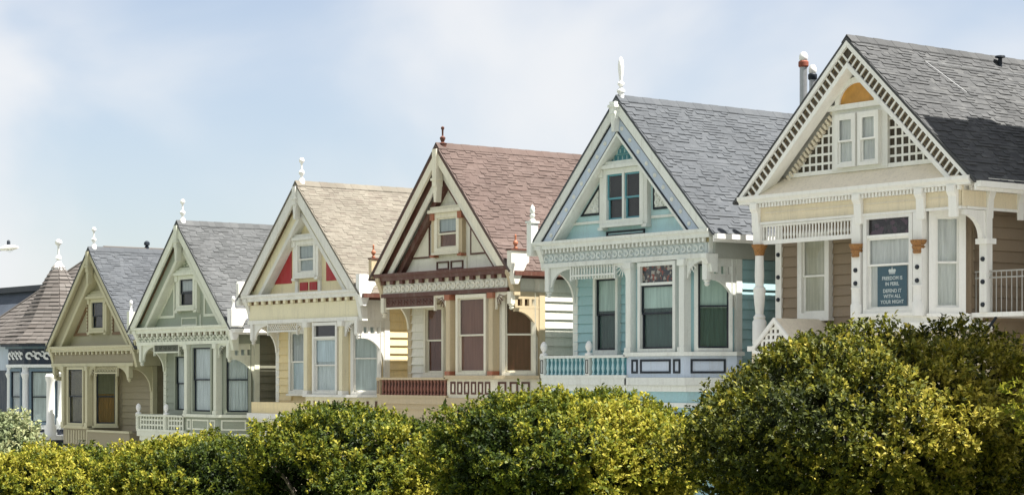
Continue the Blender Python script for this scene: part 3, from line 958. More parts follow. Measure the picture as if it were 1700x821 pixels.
def rail_balcony(kind, rail_mat=None, bal_mat=None, back=None, knob=True, nb=(10, 7), knob_mat=None):
    def f(hs, c):
        trim, line = c['trim'], c.get('line', BLACKLINE)
        rm, bm_ = rail_mat or trim, bal_mat or c['wall']
        t0, t1 = -3.08, -3.66
        u0, u1 = -3.12, 0.36
        v = 0.02
        B(UL - 0.15, 0.36, -0.02, VW + 0.0, H(-3.86), H(-3.68)).build('balcony_floor', rm, hs)
        rail = B(u0 - 0.06, u1, v - 0.08, v + 0.07, H(t0 - 0.07), H(t0)).build('handrail', rm, hs)
        B(u0 - 0.04, u1, v - 0.06, v + 0.05, H(t1 - 0.02), H(t1 + 0.06)).build('bottom_rail', rm, rail)
        um = -1.18 if kind != 'slat' else -1.0
        posts = (u0 + 0.03, um) if knob else (u0 + 0.03,)
        for p in posts:
            B(p - 0.075, p + 0.075, v - 0.07, v + 0.06, H(t1 + 0.06), H(t0 - 0.07)).build('newel', rm, rail)
            MB().ring([(p - 0.05, H(t1 + 0.1)), (p + 0.05, H(t1 + 0.1)), (p + 0.05, H(t0 - 0.11)), (p - 0.05, H(t0 - 0.11))], 0.02, v - 0.082, v - 0.069).build('panel_moulding', line, rail)
        if knob:
            for p in posts:
                finial(hs, p, v, H(t0), [(0.13, 0), (0.13, 0.05), (0.05, 0.08), (0.05, 0.11), (0.09, 0.15), (0.12, 0.23), (0.10, 0.31), (0.05, 0.37), (0, 0.39)], knob_mat or WHITE, 'rail_knob')
        if back:
            B(u0 + 0.1, u1, v + 0.10, v + 0.12, H(t1), H(t0 - 0.06)).build('rail_backing', back, rail)
        if kind == 'baluster':
            if knob:
                balusters(rail, nb[0], u0 + 0.12, um - 0.09, v, t1 + 0.06, t0 - 0.07, bm_)
                balusters(rail, nb[1], um + 0.09, u1 - 0.06, v, t1 + 0.06, t0 - 0.07, bm_)
            else:
                balusters(rail, sum(nb), u0 + 0.12, u1 - 0.02, v, t1 + 0.06, t0 - 0.07, bm_, 0.05)
        elif kind == 'slat':
            # pierced boards: pairs of short blocks between slats
            for (a, b, n) in ((u0 + 0.12, um - 0.09, 9), (um + 0.09, u1 - 0.04, 6)):
                st = (b - a) / n
                rep('slat', B(-0.035, 0.035, v - 0.02, v + 0.02, H(t1 + 0.06), H(t0 - 0.07)), bm_, rail, [(a + st * (i + 0.5), 0, 0) for i in range(n)])
                rep('slat_block', B(-st / 2 + 0.037, st / 2 - 0.037, v - 0.018, v + 0.018, H(-3.30), H(-3.24)), bm_, rail, [(a + st * (i + 1), 0, 0) for i in range(n - 1)])
                rep('slat_block', B(-st / 2 + 0.037, st / 2 - 0.037, v - 0.018, v + 0.018, H(-3.48), H(-3.42)), bm_, rail, [(a + st * (i + 1), 0, 0) for i in range(n - 1)])
        # side of the balcony
        B(u0 - 0.05, u0 + 0.05, v + 0.08, VW - 0.06, H(t0 - 0.07), H(t0) - 0.003).build('handrail', rm, hs)
        # apron of the bay, continuing the line of the rail
        slant_band(hs, 'bay_sill', -3.12, -3.02, 0.26, rm)
        ap = slant_band(hs, 'bay_apron', -3.66, -3.122, 0.14, c.get('apron', trim))
        slant_band(hs, 'bay_base', -3.86, -3.662, 0.22, rm)
        va = VB - 0.14
        z0, z1 = H(-3.56), H(-3.2)
        for (a, b) in c.get('apron_panels', ((0.5, 0.74), (0.84, 2.0), (2.1, 2.36))):
            MB().ring([(a, z0), (b, z0), (b, z1), (a, z1)], 0.055, va - 0.02, va - 0.001).build('panel_moulding', line, ap)
        a45 = math.degrees(math.atan2(VW - VB, UR - 2.5))
        T = Matrix.Translation((2.5 + 0.14 * 0.41, VB - 0.14, 0)) @ Matrix.Rotation(R(a45), 4, 'Z')
        for (a, b) in c.get('apron_side', ((0.12, 1.0),)):
            MB(T).ring([(a, z0), (b, z0), (b, z1), (a, z1)], 0.055, -0.02, -0.001).build('panel_moulding', line, ap)
    return f

# ---------------------------------------------------------------- paint schemes
BL_TRIM = paint('blue_house_trim', (0.71, 0.735, 0.69, 1))
BL_WALL = paint('sky_blue_paint', (0.33, 0.53, 0.565, 1))
BL_GABLE = paint('pale_blue_paint', (0.42, 0.61, 0.64, 1))
BL_BAND = paint('lavender_paint', (0.48, 0.555, 0.66, 1))
BL_TEAL = paint('teal_paint', (0.10, 0.30, 0.36, 1))
BR_TRIM = paint('brown_house_cream', (0.74, 0.69, 0.56, 1))
BR_WALL = paint('ivory_paint', (0.74, 0.71, 0.62, 1))
BR_BROWN = paint('maroon_paint', (0.105, 0.042, 0.031, 1))
BR_TAN = paint('tan_paint', (0.52, 0.42, 0.27, 1))
BR_COPPER = paint('copper_paint', (0.36, 0.13, 0.07, 1))
YE_WALL = paint('butter_paint', (0.74, 0.61, 0.35, 1))
YE_GABLE = paint('pale_butter_paint', (0.74, 0.65, 0.42, 1))
YE_TRIM = paint('yellow_house_trim', (0.73, 0.72, 0.67, 1))
YE_CREAM = paint('cream_paint', (0.74, 0.68, 0.48, 1))
YE_RED = paint('crimson_paint', (0.40, 0.028, 0.035, 1))
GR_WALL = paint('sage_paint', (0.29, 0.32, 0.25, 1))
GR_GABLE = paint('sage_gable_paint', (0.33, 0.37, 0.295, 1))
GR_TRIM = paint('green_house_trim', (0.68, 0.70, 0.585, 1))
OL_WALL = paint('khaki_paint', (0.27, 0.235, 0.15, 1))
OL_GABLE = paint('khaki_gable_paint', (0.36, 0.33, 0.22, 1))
OL_TRIM = paint('olive_house_trim', (0.50, 0.47, 0.31, 1))
OL_BROWN = paint('rust_brown_paint', (0.17, 0.10, 0.05, 1))
BLIND_MINT = cloth('mint_blind', (0.42, 0.56, 0.52, 1))
CURT_TEAL = cloth('dark_teal_curtain', (0.055, 0.10, 0.093, 1))
BLIND_BROWN = cloth('brown_blind', (0.19, 0.095, 0.07, 1))
BLIND_MAROON = cloth('maroon_blind', (0.13, 0.052, 0.035, 1))
NET = cloth('white_net', (0.52, 0.58, 0.60, 1))
NET_BLUE = cloth('bluish_net', (0.50, 0.60, 0.66, 1))
BLIND_GREY = cloth('grey_blind', (0.40, 0.44, 0.46, 1))
BLIND_TAN = cloth('tan_blind', (0.42, 0.40, 0.33, 1))
CURT_GOLD = cloth('amber_curtain', (0.17, 0.085, 0.025, 1))
CURT_OLIVE = cloth('olive_curtain', (0.11, 0.105, 0.07, 1))
SG_BLUE = art_glass('stained_transom', (0.03, 0.035, 0.04, 1), [(0.20, 0.05, 0.03, 1), (0.30, 0.28, 0.24, 1), (0.07, 0.06, 0.05, 1)], 14)
SG_WHITE = art_glass('dusky_transom', (0.015, 0.012, 0.015, 1), [(0.06, 0.035, 0.05, 1), (0.03, 0.03, 0.03, 1)], 12)
SG_YELLOW = art_glass('black_transom', (0.012, 0.014, 0.018, 1), [(0.02, 0.02, 0.025, 1)], 12)

# ---------------------------------------------------------------- blue house
def blue_gable(hs, c, gv):
    W, G = c['W'], c['G']
    tri_panels(hs, W, G, gv, 1.05, 0.64, 0.70, BL_TRIM, BLACKLINE, 0.06)
    for s in (-1, 1):                                   # carved leaves in the triangles
        for (u, h, r) in ((1.22, 0.82, 0.10), (1.43, 0.80, 0.09), (1.20, 1.04, 0.08), (1.33, 0.96, 0.05)):
            o = curl(r * 0.45, r, 0.025)
            rep('carved_scroll', o, c['trim'], hs, [(s * u, gv - 0.022, H(h))])
    B(-2.4, -1.0, gv - 0.05, gv - 0.001, H(0.42), H(0.49)).build('gable_belt', BL_TRIM, hs)
    B(1.0, 2.4, gv - 0.05, gv - 0.001, H(0.42), H(0.49)).build('gable_belt', BL_TRIM, hs)
    MB().ring([(-0.80, H(0.04)), (0.72, H(0.04)), (0.72, H(0.18)), (-0.80, H(0.18))], 0.045, gv - 0.04, gv - 0.001).build('panel_moulding', BLACKLINE, hs)
    # square tiles in the peak
    k = G / (W / 2)
    B(-0.9, 0.9, gv - 0.012, gv - 0.001, H(1.9), H(1.94)).build('peak_ledge', BL_TRIM, hs)
    locs = []
    for r in range(6):
        h = 2.0 + r * 0.18
        half = (G - 0.78 - h - 0.10) / k
        n = int(half / 0.17)
        locs += [(i * 0.17 + (0.085 if r % 2 else 0), gv, H(h)) for i in range(-n, n + 1) if abs(i * 0.17 + 0.085) < half + 0.09]
    rep('peak_tile', MB().ring([(-0.075, 0), (0.075, 0), (0.075, 0.16), (-0.075, 0.16)], 0.03, -0.03, -0.001), BL_TEAL, hs, locs)

def blue_corners(hs, c):
    W = c['W']
    u = -W / 2 - 0.08
    B(u - 0.10, u + 0.10, -0.12, 0.12, H(-0.35), H(0.55)).build('corner_post', BL_TRIM, hs)
    B(u - 0.13, u + 0.13, -0.15, 0.15, H(0.55), H(0.61)).build('corner_post_cap', BL_TRIM, hs)
    finial(hs, u, 0, H(0.61), FIN_BUD, BL_TRIM)
    eave_console(hs, u + 0.36, BL_TRIM)
    eave_console(hs, W / 2 - 0.12, BL_TRIM, -0.6, -1.05, 0.2)

house(dict(name='blue_gabled_house', pos=(-0.15, 0.027, 4.431), W=6.98, G=3.54,
    label='sky blue gabled house with lavender rake bands and grey shingle roof', trim=BL_TRIM, wall=BL_WALL, band=BL_BAND, gable=BL_GABLE,
    sash=BLACKLINE, casing=BL_TRIM, roof=SH_GREY, gutter=WHITE, frieze=paint('blue_grey_paint', (0.52, 0.58, 0.58, 1)), scroll=paint('blue_grey_carving', (0.60, 0.65, 0.63, 1)), scroll_size=0.19,
    dentil=(0.065, 42), dentil_back=paint('ochre_paint', (0.30, 0.25, 0.12, 1)), long_side=True, side_frieze=paint('blue_house_shaded_trim', (0.40, 0.42, 0.38, 1)),  # side frieze paint darkened to carry the soffit's shadow
    rakes=[('bargeboard', 0.0, 0.23, -0.05, 0.04, BL_TRIM), ('rake_line', 0.23, 0.27, -0.02, 0.04, BLACKLINE), ('rake_band', 0.27, 0.54, 0.005, 0.05, BL_BAND),
           ('rake_line', 0.54, 0.585, -0.01, 0.05, BLACKLINE), ('inner_rake', 0.585, 0.65, -0.03, 0.33, BL_TRIM)],
    gv=0.33, gw=1.32, gh=(0.47, 1.66), buds=(0.405, BL_TRIM, 9), king=BL_TRIM, king_bottom=2.72, gwin_double=True, gwin_sash=BL_TEAL, gable_extra=blue_gable, corners=blue_corners,
    finial=FIN_TALL, finial_mat=WHITE, porch=fret_porch('spindle', brmat=None, infill_mat=None),
    windows=[dict(shade=BLIND_MINT, shade_frac=0.45, curtain=CURT_TEAL), dict(shade=BLIND_MINT, shade_frac=0.36, curtain=CURT_TEAL, transom=SG_BLUE, transom_h=0.42, meet=0.56), dict(shade=BLIND_MINT, shade_frac=0.52, curtain=CURT_TEAL)],
    balcony=rail_balcony('baluster', BL_TRIM, BL_GABLE, back=BL_TEAL), apron=BL_BAND, line=BLACKLINE, lower=BL_WALL, side=BL_WALL))

# ---------------------------------------------------------------- brown and cream house
def brown_gable(hs, c, gv):
    tri_panels(hs, c['W'], c['G'], gv, 1.0, 0.43, 0.66, BR_TRIM, BR_BROWN, 0.05)
    for (a, b) in ((-0.66, -0.06), (0.04, 0.64)):
        MB().ring([(a, H(0.06)), (b, H(0.06)), (b, H(0.30)), (a, H(0.30))], 0.04, gv - 0.035, gv - 0.001).build('panel_moulding', BR_BROWN, hs)
    B(0.80, 0.83, gv - 0.03, gv - 0.001, H(0.02), H(0.42)).build('gable_batten', BR_TRIM, hs)

def brown_corners(hs, c):
    W = c['W']
    pedestal_block(hs, 1, W / 2 + 0.17, paint('ivory_pedestal', (0.78, 0.75, 0.66, 1)), 0.42, 0.50, 0.2)
    B(W / 2 + 0.04, W / 2 + 0.30, -0.15, 0.54, H(0.42), H(0.47)).build('pedestal_cap', BR_BROWN, hs)
    finial(hs, W / 2 + 0.17, 0.10, H(0.47), FIN_SMALL, BR_COPPER)
    B(-W / 2 - 0.19, -W / 2 - 0.03, -0.12, 0.12, H(-0.1), H(0.48)).build('corner_post', BR_TAN, hs)
    B(-W / 2 - 0.21, -W / 2 - 0.01, -0.14, 0.14, H(0.48), H(0.53)).build('corner_post_cap', BR_BROWN, hs)
    finial(hs, -W / 2 - 0.11, 0, H(0.53), FIN_SMALL, BR_COPPER)
    eave_console(hs, -W / 2 + 0.22, BR_TAN)
    eave_console(hs, W / 2 + 0.04, BR_TAN, -0.1, -0.8)

house(dict(name='brown_gabled_house', pos=(-7.874, -0.128, 3.844), W=6.60, G=3.56,
    label='ivory gabled house with maroon rake stripes and rosy shingle roof', trim=BR_TAN, wall=BR_WALL, band=BR_TRIM, gable=BR_WALL,
    sash=BR_TRIM, casing=BR_TRIM, roof=SH_RED, gutter=BR_BROWN, frieze=paint('frieze_ivory', (0.66, 0.64, 0.56, 1)), scroll=paint('ivory_carving', (0.70, 0.66, 0.56, 1)), scroll_size=0.20,
    cornice=BR_BROWN, dentil=(0.17, 13), dentil_mat=BR_BROWN, dentil_back=BR_TRIM, architrave=BR_BROWN, side_frieze=BR_WALL,
    soffit=BR_TRIM,
    verge=-0.14,
    rakes=[('verge_strip', 0.0, 0.05, -0.13, -0.03, BR_BROWN), ('bargeboard', 0.05, 0.28, -0.12, -0.04, BR_TRIM), ('rake_stripe', 0.10, 0.37, 0.08, 0.11, BR_BROWN),
           ('rake_band', 0.37, 0.56, 0.08, 0.13, BR_WALL), ('inner_rake', 0.56, 0.74, 0.22, 0.40, BR_BROWN)],
    king=BR_TRIM, king_bottom=1.98, gwin_cap=BR_COPPER, gwin_pil=BR_TAN, gwin_casing=BR_TRIM, gwin_shade=BLIND_GREY, gwin_curtain=BLIND_BROWN, gable_extra=brown_gable, corners=brown_corners,
    finial=FIN_SPIKE, finial_mat=BR_BROWN, porch=fret_porch('panel', brmat=BR_TRIM, infill_mat=BR_BROWN, infill_h=0.34, long_infill=True, pend=-1.3),
    capital=BR_COPPER, pilaster=BR_TAN,
    windows=[dict(shade=BLIND_BROWN, shade_frac=0.5, curtain=BLIND_MAROON), dict(shade=BLIND_BROWN, shade_frac=0.99), dict(shade=BLIND_MAROON, shade_frac=0.99)],
    balcony=rail_balcony('baluster', BR_TAN, paint('russet_paint', (0.24, 0.10, 0.07, 1)), back=BR_BROWN, knob=False, nb=(11, 9)), apron=BR_TRIM, line=BR_BROWN,
    apron_panels=tuple((0.48 + 0.33 * i, 0.72 + 0.33 * i) for i in range(6)), apron_side=tuple((0.1 + 0.33 * i, 0.34 + 0.33 * i) for i in range(3)), lower=BR_TAN, side=BR_WALL))

# ---------------------------------------------------------------- yellow house
def yellow_gable(hs, c, gv):
    tri_panels(hs, c['W'], c['G'], gv, 1.04, 0.36, 0.72, YE_RED, None)
    for (a, b) in ((-0.52, -0.06), (0.06, 0.50)):
        MB().poly([(a, H(0.10)), (b, H(0.10)), (b, H(0.36)), (a, H(0.36))], gv - 0.03, gv - 0.001).build('apron_panel', YE_RED, hs)
    for s in (-1, 1):
        B(s * 0.68 - 0.08, s * 0.68 + 0.08, gv - 0.06, gv - 0.001, H(0.03), H(0.415)).build('apron_stile', YE_TRIM, hs)
    MB().poly([(-0.16, H(2.42)), (0.16, H(2.42)), (0.08, H(2.12)), (-0.08, H(2.12))], gv - 0.05, gv - 0.001).build('peak_carving', YE_TRIM, hs)

def yellow_corners(hs, c):
    W = c['W']
    pedestal_block(hs, 1, W / 2 + 0.12, WHITE, 0.46, 0.48, 0.2)
    MB().polyx([(-0.14, H(-0.3)), (0.12, H(-0.3)), (0.12, H(0.42)), (0.08, H(0.5)), (-0.10, H(0.5)), (-0.14, H(0.42))], -W / 2 - 0.2, -W / 2 - 0.04).build('corner_post', YE_TRIM, hs)
    eave_console(hs, -W / 2 + 0.26, YE_TRIM)
    eave_console(hs, W / 2 - 0.04, YE_TRIM, -0.1, -0.95)

def yellow_balcony(hs, c):
    dh = c['dh']
    slant_band(hs, 'bay_sill', -3.30, -3.22, 0.24, YE_TRIM)
    ap = slant_band(hs, 'bay_apron', -3.80, -3.302, 0.12, YE_CREAM)
    va = VB - 0.12
    rep('apron_slot', B(-0.035, 0.035, va - 0.012, va - 0.001, H(-3.68), H(-3.42)), BR_BROWN, ap, [(0.55 + 0.27 * i, 0, 0) for i in range(8)])
    a45 = math.degrees(math.atan2(VW - VB, UR - 2.5))
    T = Matrix.Translation((2.5 + 0.12 * 0.41, va, 0)) @ Matrix.Rotation(R(a45), 4, 'Z')
    for i in range(4):
        B(0.16 + 0.27 * i, 0.23 + 0.27 * i, -0.012, -0.001, H(-3.68), H(-3.42), T=T).build('apron_slot', BR_BROWN, ap)
    B(UL - 0.1, 0.35, 0.10, VW + 0.05, H(-3.86), H(-3.50)).build('balcony_parapet', YE_WALL, hs)
    B(UL - 0.2, 2.62, -0.02, VW, H(-4.04), H(-3.862)).build('balcony_floor', YE_TRIM, hs)

house(dict(name='yellow_gabled_house', pos=(-15.61, -0.101, 3.45), W=6.97, G=3.44,
    label='butter yellow gabled house with red triangle panels and cream shingle roof', trim=YE_TRIM, wall=YE_WALL, band=YE_CREAM, gable=YE_GABLE,
    sash=YE_TRIM, casing=YE_TRIM, roof=SH_CREAM, gutter=BR_BROWN, frieze=YE_CREAM, frieze_bottom=-0.82, dh=0.2, dentil=(0.15, 15), dentil_mat=YE_CREAM, dentil_back=OL_BROWN,
    architrave=YE_TRIM, side_frieze=YE_TRIM, soffit=YE_TRIM,
    verge=-0.14,
    rakes=[('bargeboard', 0.0, 0.33, -0.12, -0.05, YE_TRIM), ('rake_band', 0.05, 0.58, 0.10, 0.14, YE_CREAM), ('inner_rake', 0.58, 0.72, 0.08, 0.40, YE_TRIM)],
    bead=(0.24, OL_BROWN, 44), king=YE_TRIM, king_bottom=2.35, gwin_shade=BLIND_GREY, gwin_curtain=BLIND_GREY, gable_extra=yellow_gable, corners=yellow_corners,
    finial=FIN_BALL, finial_mat=WHITE, porch=fret_porch('lattice', pend=-1.62), pilaster=YE_CREAM,
    windows=[dict(shade=BLIND_GREY, shade_frac=0.5, curtain=NET_BLUE), dict(shade=NET_BLUE, shade_frac=0.44, curtain=NET, transom=SG_YELLOW, transom_h=0.34), dict(shade=NET, shade_frac=0.99)],
    balcony=yellow_balcony, lower=YE_WALL, side=YE_WALL))

# ---------------------------------------------------------------- sage green house
def green_gable(hs, c, gv):
    tri_panels(hs, c['W'], c['G'], gv, 1.04, 0.34, 0.62, None, GR_TRIM, 0.09)
    MB().ring([(-0.55, H(0.04)), (0.55, H(0.04)), (0.55, H(0.34)), (-0.55, H(0.34))], 0.05, gv - 0.035, gv - 0.001).build('panel_moulding', GR_TRIM, hs)
    B(0.78, 0.84, gv - 0.04, gv - 0.001, H(0.02), H(0.42)).build('gable_batten', GR_TRIM, hs)
    B(-0.85, 0.85, gv - 0.12, gv - 0.001, H(1.98), H(2.08)).build('peak_ledge', GR_TRIM, hs)
    scroll_frieze(hs, GR_TRIM, -0.45, 0.45, gv - 0.002, 2.2, 0.17, 0.03, 'carved_scroll')

def green_corners(hs, c):
    W = c['W']
    pedestal_block(hs, 1, W / 2 + 0.1, WHITE, 0.55, 0.55, 0.2)
    finial(hs, W / 2 + 0.1, 0.05, H(0.55), FIN_KNOB, WHITE)
    B(-W / 2 - 0.2, -W / 2 - 0.02, -0.12, 0.12, H(-0.2), H(0.62)).build('corner_post', GR_TRIM, hs)
    finial(hs, -W / 2 - 0.11, 0, H(0.62), FIN_KNOB, WHITE)
    eave_console(hs, -W / 2 + 0.3, GR_TRIM)
    eave_console(hs, W / 2 - 0.05, GR_TRIM, -0.1, -0.85)

house(dict(name='green_gabled_house', pos=(-23.364, -0.145, 2.521), W=7.05, G=3.57,
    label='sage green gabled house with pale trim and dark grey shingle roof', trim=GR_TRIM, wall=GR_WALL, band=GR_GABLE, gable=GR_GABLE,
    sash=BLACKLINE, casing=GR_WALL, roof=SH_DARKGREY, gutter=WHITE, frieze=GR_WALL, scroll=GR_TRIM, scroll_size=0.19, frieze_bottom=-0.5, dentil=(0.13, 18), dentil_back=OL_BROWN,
    side_frieze=GR_WALL, soffit=GR_TRIM,
    verge=-0.14,
    rakes=[('bargeboard', 0.0, 0.27, -0.12, -0.05, GR_TRIM), ('rake_band', 0.05, 0.52, 0.10, 0.14, GR_GABLE), ('inner_rake', 0.52, 0.66, 0.08, 0.40, GR_TRIM)],
    bead=(0.19, OL_BROWN, 48), king=GR_TRIM, king_bottom=2.3, gh=(0.76, 1.66), gwin_sash=BLACKLINE, gwin_casing=GR_TRIM, gwin_shade=BLIND_GREY, gable_extra=green_gable, corners=green_corners,
    finial=FIN_BALL, finial_mat=WHITE, porch=fret_porch('panel', infill_mat=paint('dark_sage_paint', (0.09, 0.10, 0.075, 1)), pend=-1.35),
    pilaster=GR_TRIM, windows=[dict(shade=NET, shade_frac=0.5, curtain=NET), dict(curtain=NET), dict(curtain=NET)],
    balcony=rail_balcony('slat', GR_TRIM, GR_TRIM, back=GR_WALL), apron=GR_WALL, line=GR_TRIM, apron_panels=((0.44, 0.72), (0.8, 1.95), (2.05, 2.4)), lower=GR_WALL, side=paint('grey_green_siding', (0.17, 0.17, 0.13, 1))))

# ---------------------------------------------------------------- olive house (mirrored plan)
def olive_gable(hs, c, gv):
    tri_panels(hs, c['W'], c['G'], gv, 1.0, 0.42, 0.66, None, OL_BROWN, 0.11)
    k = MB()
    for s in (-1, 1):
        rep('saw_tooth', B(-0.03, 0.03, gv - 0.06, gv - 0.002, H(0), H(0.07)), OL_TRIM, hs, [(s * 1.05, 0, 0.5 + 0.125 * i) for i in range(9)])
    B(-0.80, 0.80, gv - 0.10, gv - 0.001, H(2.0), H(2.10)).build('peak_ledge', OL_TRIM, hs)

def olive_corners(hs, c):
    W = c['W']
    for s in (-1, 1):
        eave_console(hs, s * (W / 2 - 0.16), OL_TRIM, -0.05, -0.8)
        B(s * (W / 2 + 0.06) - 0.07, s * (W / 2 + 0.06) + 0.07, -0.1, 0.1, H(-0.15), H(0.18)).build('corner_post', OL_TRIM, hs)

def olive_balcony(hs, c):
    slant_band(hs, 'bay_sill', -3.14, -3.04, 0.2, OL_TRIM)
    ap = slant_band(hs, 'bay_apron', -3.75, -3.142, 0.12, OL_WALL)
    B(UL - 0.1, 0.35, 0.02, VW + 0.05, H(-3.86), H(-3.24)).build('balcony_parapet', OL_WALL, hs)
    B(UL - 0.14, 0.33, -0.03, 0.12, H(-3.24) + 0.002, H(-3.16)).build('handrail', OL_TRIM, hs)
    rep('apron_batten', B(-0.03, 0.03, VB - 0.14, VB - 0.121, H(-3.7), H(-3.2)), OL_TRIM, ap, [(0.5 + 0.22 * i, 0, 0) for i in range(9)])

house(dict(name='olive_gabled_house', pos=(-30.975, 0.226, 1.937), W=7.25, G=3.63, mirror=-1,
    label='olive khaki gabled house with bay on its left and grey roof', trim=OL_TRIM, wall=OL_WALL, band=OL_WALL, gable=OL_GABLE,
    sash=BLACKLINE, casing=OL_TRIM, roof=SH_GREY, gutter=OL_TRIM, frieze=OL_WALL, frieze_bottom=-0.64, dentil=(0.12, 20), dentil_back=OL_BROWN, side_frieze=OL_TRIM,
    verge=-0.14,
    rakes=[('bargeboard', 0.0, 0.16, -0.12, -0.05, OL_TRIM), ('rake_band', 0.05, 0.50, 0.10, 0.14, OL_GABLE), ('inner_rake', 0.50, 0.64, 0.08, 0.40, OL_TRIM)],
    king=OL_TRIM, king_bottom=2.35, gh=(0.70, 1.66), gwin_sash=BLACKLINE, gable_extra=olive_gable, corners=olive_corners, finial=FIN_BALL, finial_mat=WHITE,
    porch=fret_porch('lattice', pend=-1.35, infill_mat=OL_TRIM), capital=OL_TRIM,
    windows=[None, dict(curtain=CURT_OLIVE), dict(curtain=CURT_OLIVE), dict(curtain=CURT_GOLD, shade=CURT_OLIVE, shade_frac=0.45)],
    balcony=olive_balcony, lower=OL_WALL, side=OL_WALL))

# ---------------------------------------------------------------- white house on the right
WH_TRIM = paint('white_house_trim', (0.83, 0.82, 0.775, 1), 0.45, 0.08)
WH_PEACH = paint('peach_paint', (0.79, 0.69, 0.50, 1))
WH_CREAM = paint('pale_peach_paint', (0.76, 0.68, 0.54, 1), 0.5, 0.18)
WH_TAUPE = paint('taupe_paint', (0.27, 0.205, 0.138, 1))
WH_DARKSQ = paint('bronze_paint', (0.045, 0.034, 0.020, 1))
WH_COFFER = paint('coffer_paint', (0.15, 0.11, 0.06, 1))
WH_AMBER = plain('amber_panel', (0.52, 0.26, 0.05, 1), 0.5, 0.0, 0.25, 4)
NET_WHITE = cloth('bright_net', (0.62, 0.63, 0.62, 1))
BLIND_CREAM = cloth('cream_blind', (0.55, 0.53, 0.44, 1))

def white_house():
    W, G = 7.12, 3.38
    x, y, z = 7.865, 0.122, 5.121
    hs = house_base('white_gabled_house', '', x, y, z, 'white gabled house with coffered rakes, lattice gable and weathered grey roof', 'row of gabled timber houses on the hill')
    ur = 2.85
    bay = [(-0.60, 1.10), (0.10, 0.22), (2.13, 0.22), (2.78, 0.87)]
    wall = MB().plan([(-3.3, 1.10)] + bay + [(ur, 0.90), (ur, 13.5), (-3.3, 13.5)], -1.6, H(-0.05)).build('wall', WH_TAUPE, hs)
    gv = 0.50
    MB().poly([(-(W / 2 - 0.06), H(0)), (W / 2 - 0.06, H(0)), (0, H(G) - 0.08)], gv, 13.4).build('gable_wall', WH_TRIM, hs)
    roof = roof_and_ridge(hs, dict(score=lambda q: q[1] - q[0] * 0.95), W, G, 13.5, SH_WARMGREY, WH_TRIM, WH_TRIM, 300)
    th = math.atan2(G, W / 2)
    for s in (-1, 1):                                     # deep soffit with its row of small modillions
        MB().poly([(0, H(G) - 0.06), (s * (W / 2 - 0.08), H(0.0) + 0.02), (s * (W / 2 - 0.12), H(0.0) + 0.02), (0, H(G) - 0.10)], 0.43, gv - 0.001).build('soffit', WH_TRIM, hs)
        pts = along_rake(W, G, 0.55, 26, 0.1, 0.92)
        rep('modillion', MB(Matrix.Rotation(s * th, 4, 'Y')).box(-0.035, 0.035, gv - 0.12, gv - 0.002, -0.10, 0.06), WH_CREAM, hs, [(s * p[0], 0, H(p[1])) for p in pts])
    rake(hs, 'bargeboard', W, G, 0.0, 0.10, -0.06, 0.04, WH_TRIM, zlift=0.02)
    rake(hs, 'rake_backing', W, G, 0.10, 0.36, 0.01, 0.05, WH_DARKSQ, zlift=0.02)
    rake(hs, 'inner_rake', W, G, 0.36, 0.46, -0.04, 0.30, WH_TRIM, zlift=0.02)
    n = 25
    for s in (-1, 1):
        T = Matrix.Rotation(s * th, 4, 'Y')
        pts = along_rake(W, G, 0.23, n, 0.015, 0.975)
        rep('rake_bar', MB(T).box(-0.022, 0.022, -0.014, 0.012, -0.128, 0.128), WH_TRIM, hs, [(s * p[0], 0, H(p[1])) for p in pts])
        mids = [((pts[i][0] + pts[i + 1][0]) / 2, (pts[i][1] + pts[i + 1][1]) / 2) for i in range(n - 1)]
        rep('rake_coffer', MB(T).ring([(-0.062, -0.085), (0.062, -0.085), (0.062, 0.085), (-0.062, 0.085)], 0.028, 0.002, 0.012), WH_COFFER, hs, [(s * p[0], 0, H(p[1])) for p in mids])
    # sloping skirt below the gable
    a, b = W / 2 - 0.28, W / 2 - 0.64
    MB().add([(-a, -0.02, H(0.03)), (a, -0.02, H(0.03)), (b, gv - 0.02, H(0.46)), (-b, gv - 0.02, H(0.46)), (-a, -0.02, H(0.002)), (a, -0.02, H(0.002)), (b, gv - 0.02, H(0.002)), (-b, gv - 0.02, H(0.002))],
             [(0, 1, 2, 3), (7, 6, 5, 4), (0, 4, 5, 1), (1, 5, 6, 2), (2, 6, 7, 3), (3, 7, 4, 0)]).build('skirt', WH_CREAM, hs)
    # lattice of the gable: dark backing, white laths
    k = G / (W / 2)
    cl = 0.56
    lim = lambda h: (G - cl / math.cos(th) - h) / k
    h0 = 0.52
    B(-lim(h0) - 0.1, lim(h0) + 0.1, gv - 0.10, gv - 0.002, H(h0 - 0.10), H(h0)).build('lattice_rail', WH_TRIM, hs)
    for s in (-1, 1):
        MB().poly([(s * 0.86, H(h0)), (s * lim(h0), H(h0)), (s * 0.86, H(G - cl / math.cos(th) - 0.86 * k))], gv - 0.03, gv - 0.001).build('lattice_backing', WH_DARKSQ, hs)
        st = 0.205
        for i in range(12):
            u = 0.86 + st * (i + 0.85)
            top = G - cl / math.cos(th) - u * k
            if top > h0 + 0.05:
                B(s * u - 0.026, s * u + 0.026, gv - 0.046, gv - 0.031, H(h0), H(top)).build('lath', WH_TRIM, hs)
        for i in range(9):
            h = h0 + 0.215 * (i + 0.75)
            e = lim(h)
            if e > 0.92:
                m = MB().box(0.86, e, gv - 0.050, gv - 0.033, H(h) - 0.027, H(h) + 0.027) if s > 0 else MB().box(-e, -0.86, gv - 0.050, gv - 0.033, H(h) - 0.027, H(h) + 0.027)
                m.build('lath', WH_TRIM, hs)
    # paired window with a round-headed amber panel above
    B(-0.86, 0.86, gv - 0.12, gv - 0.001, H(0.46), H(1.94)).build('window_surround', WH_TRIM, hs)
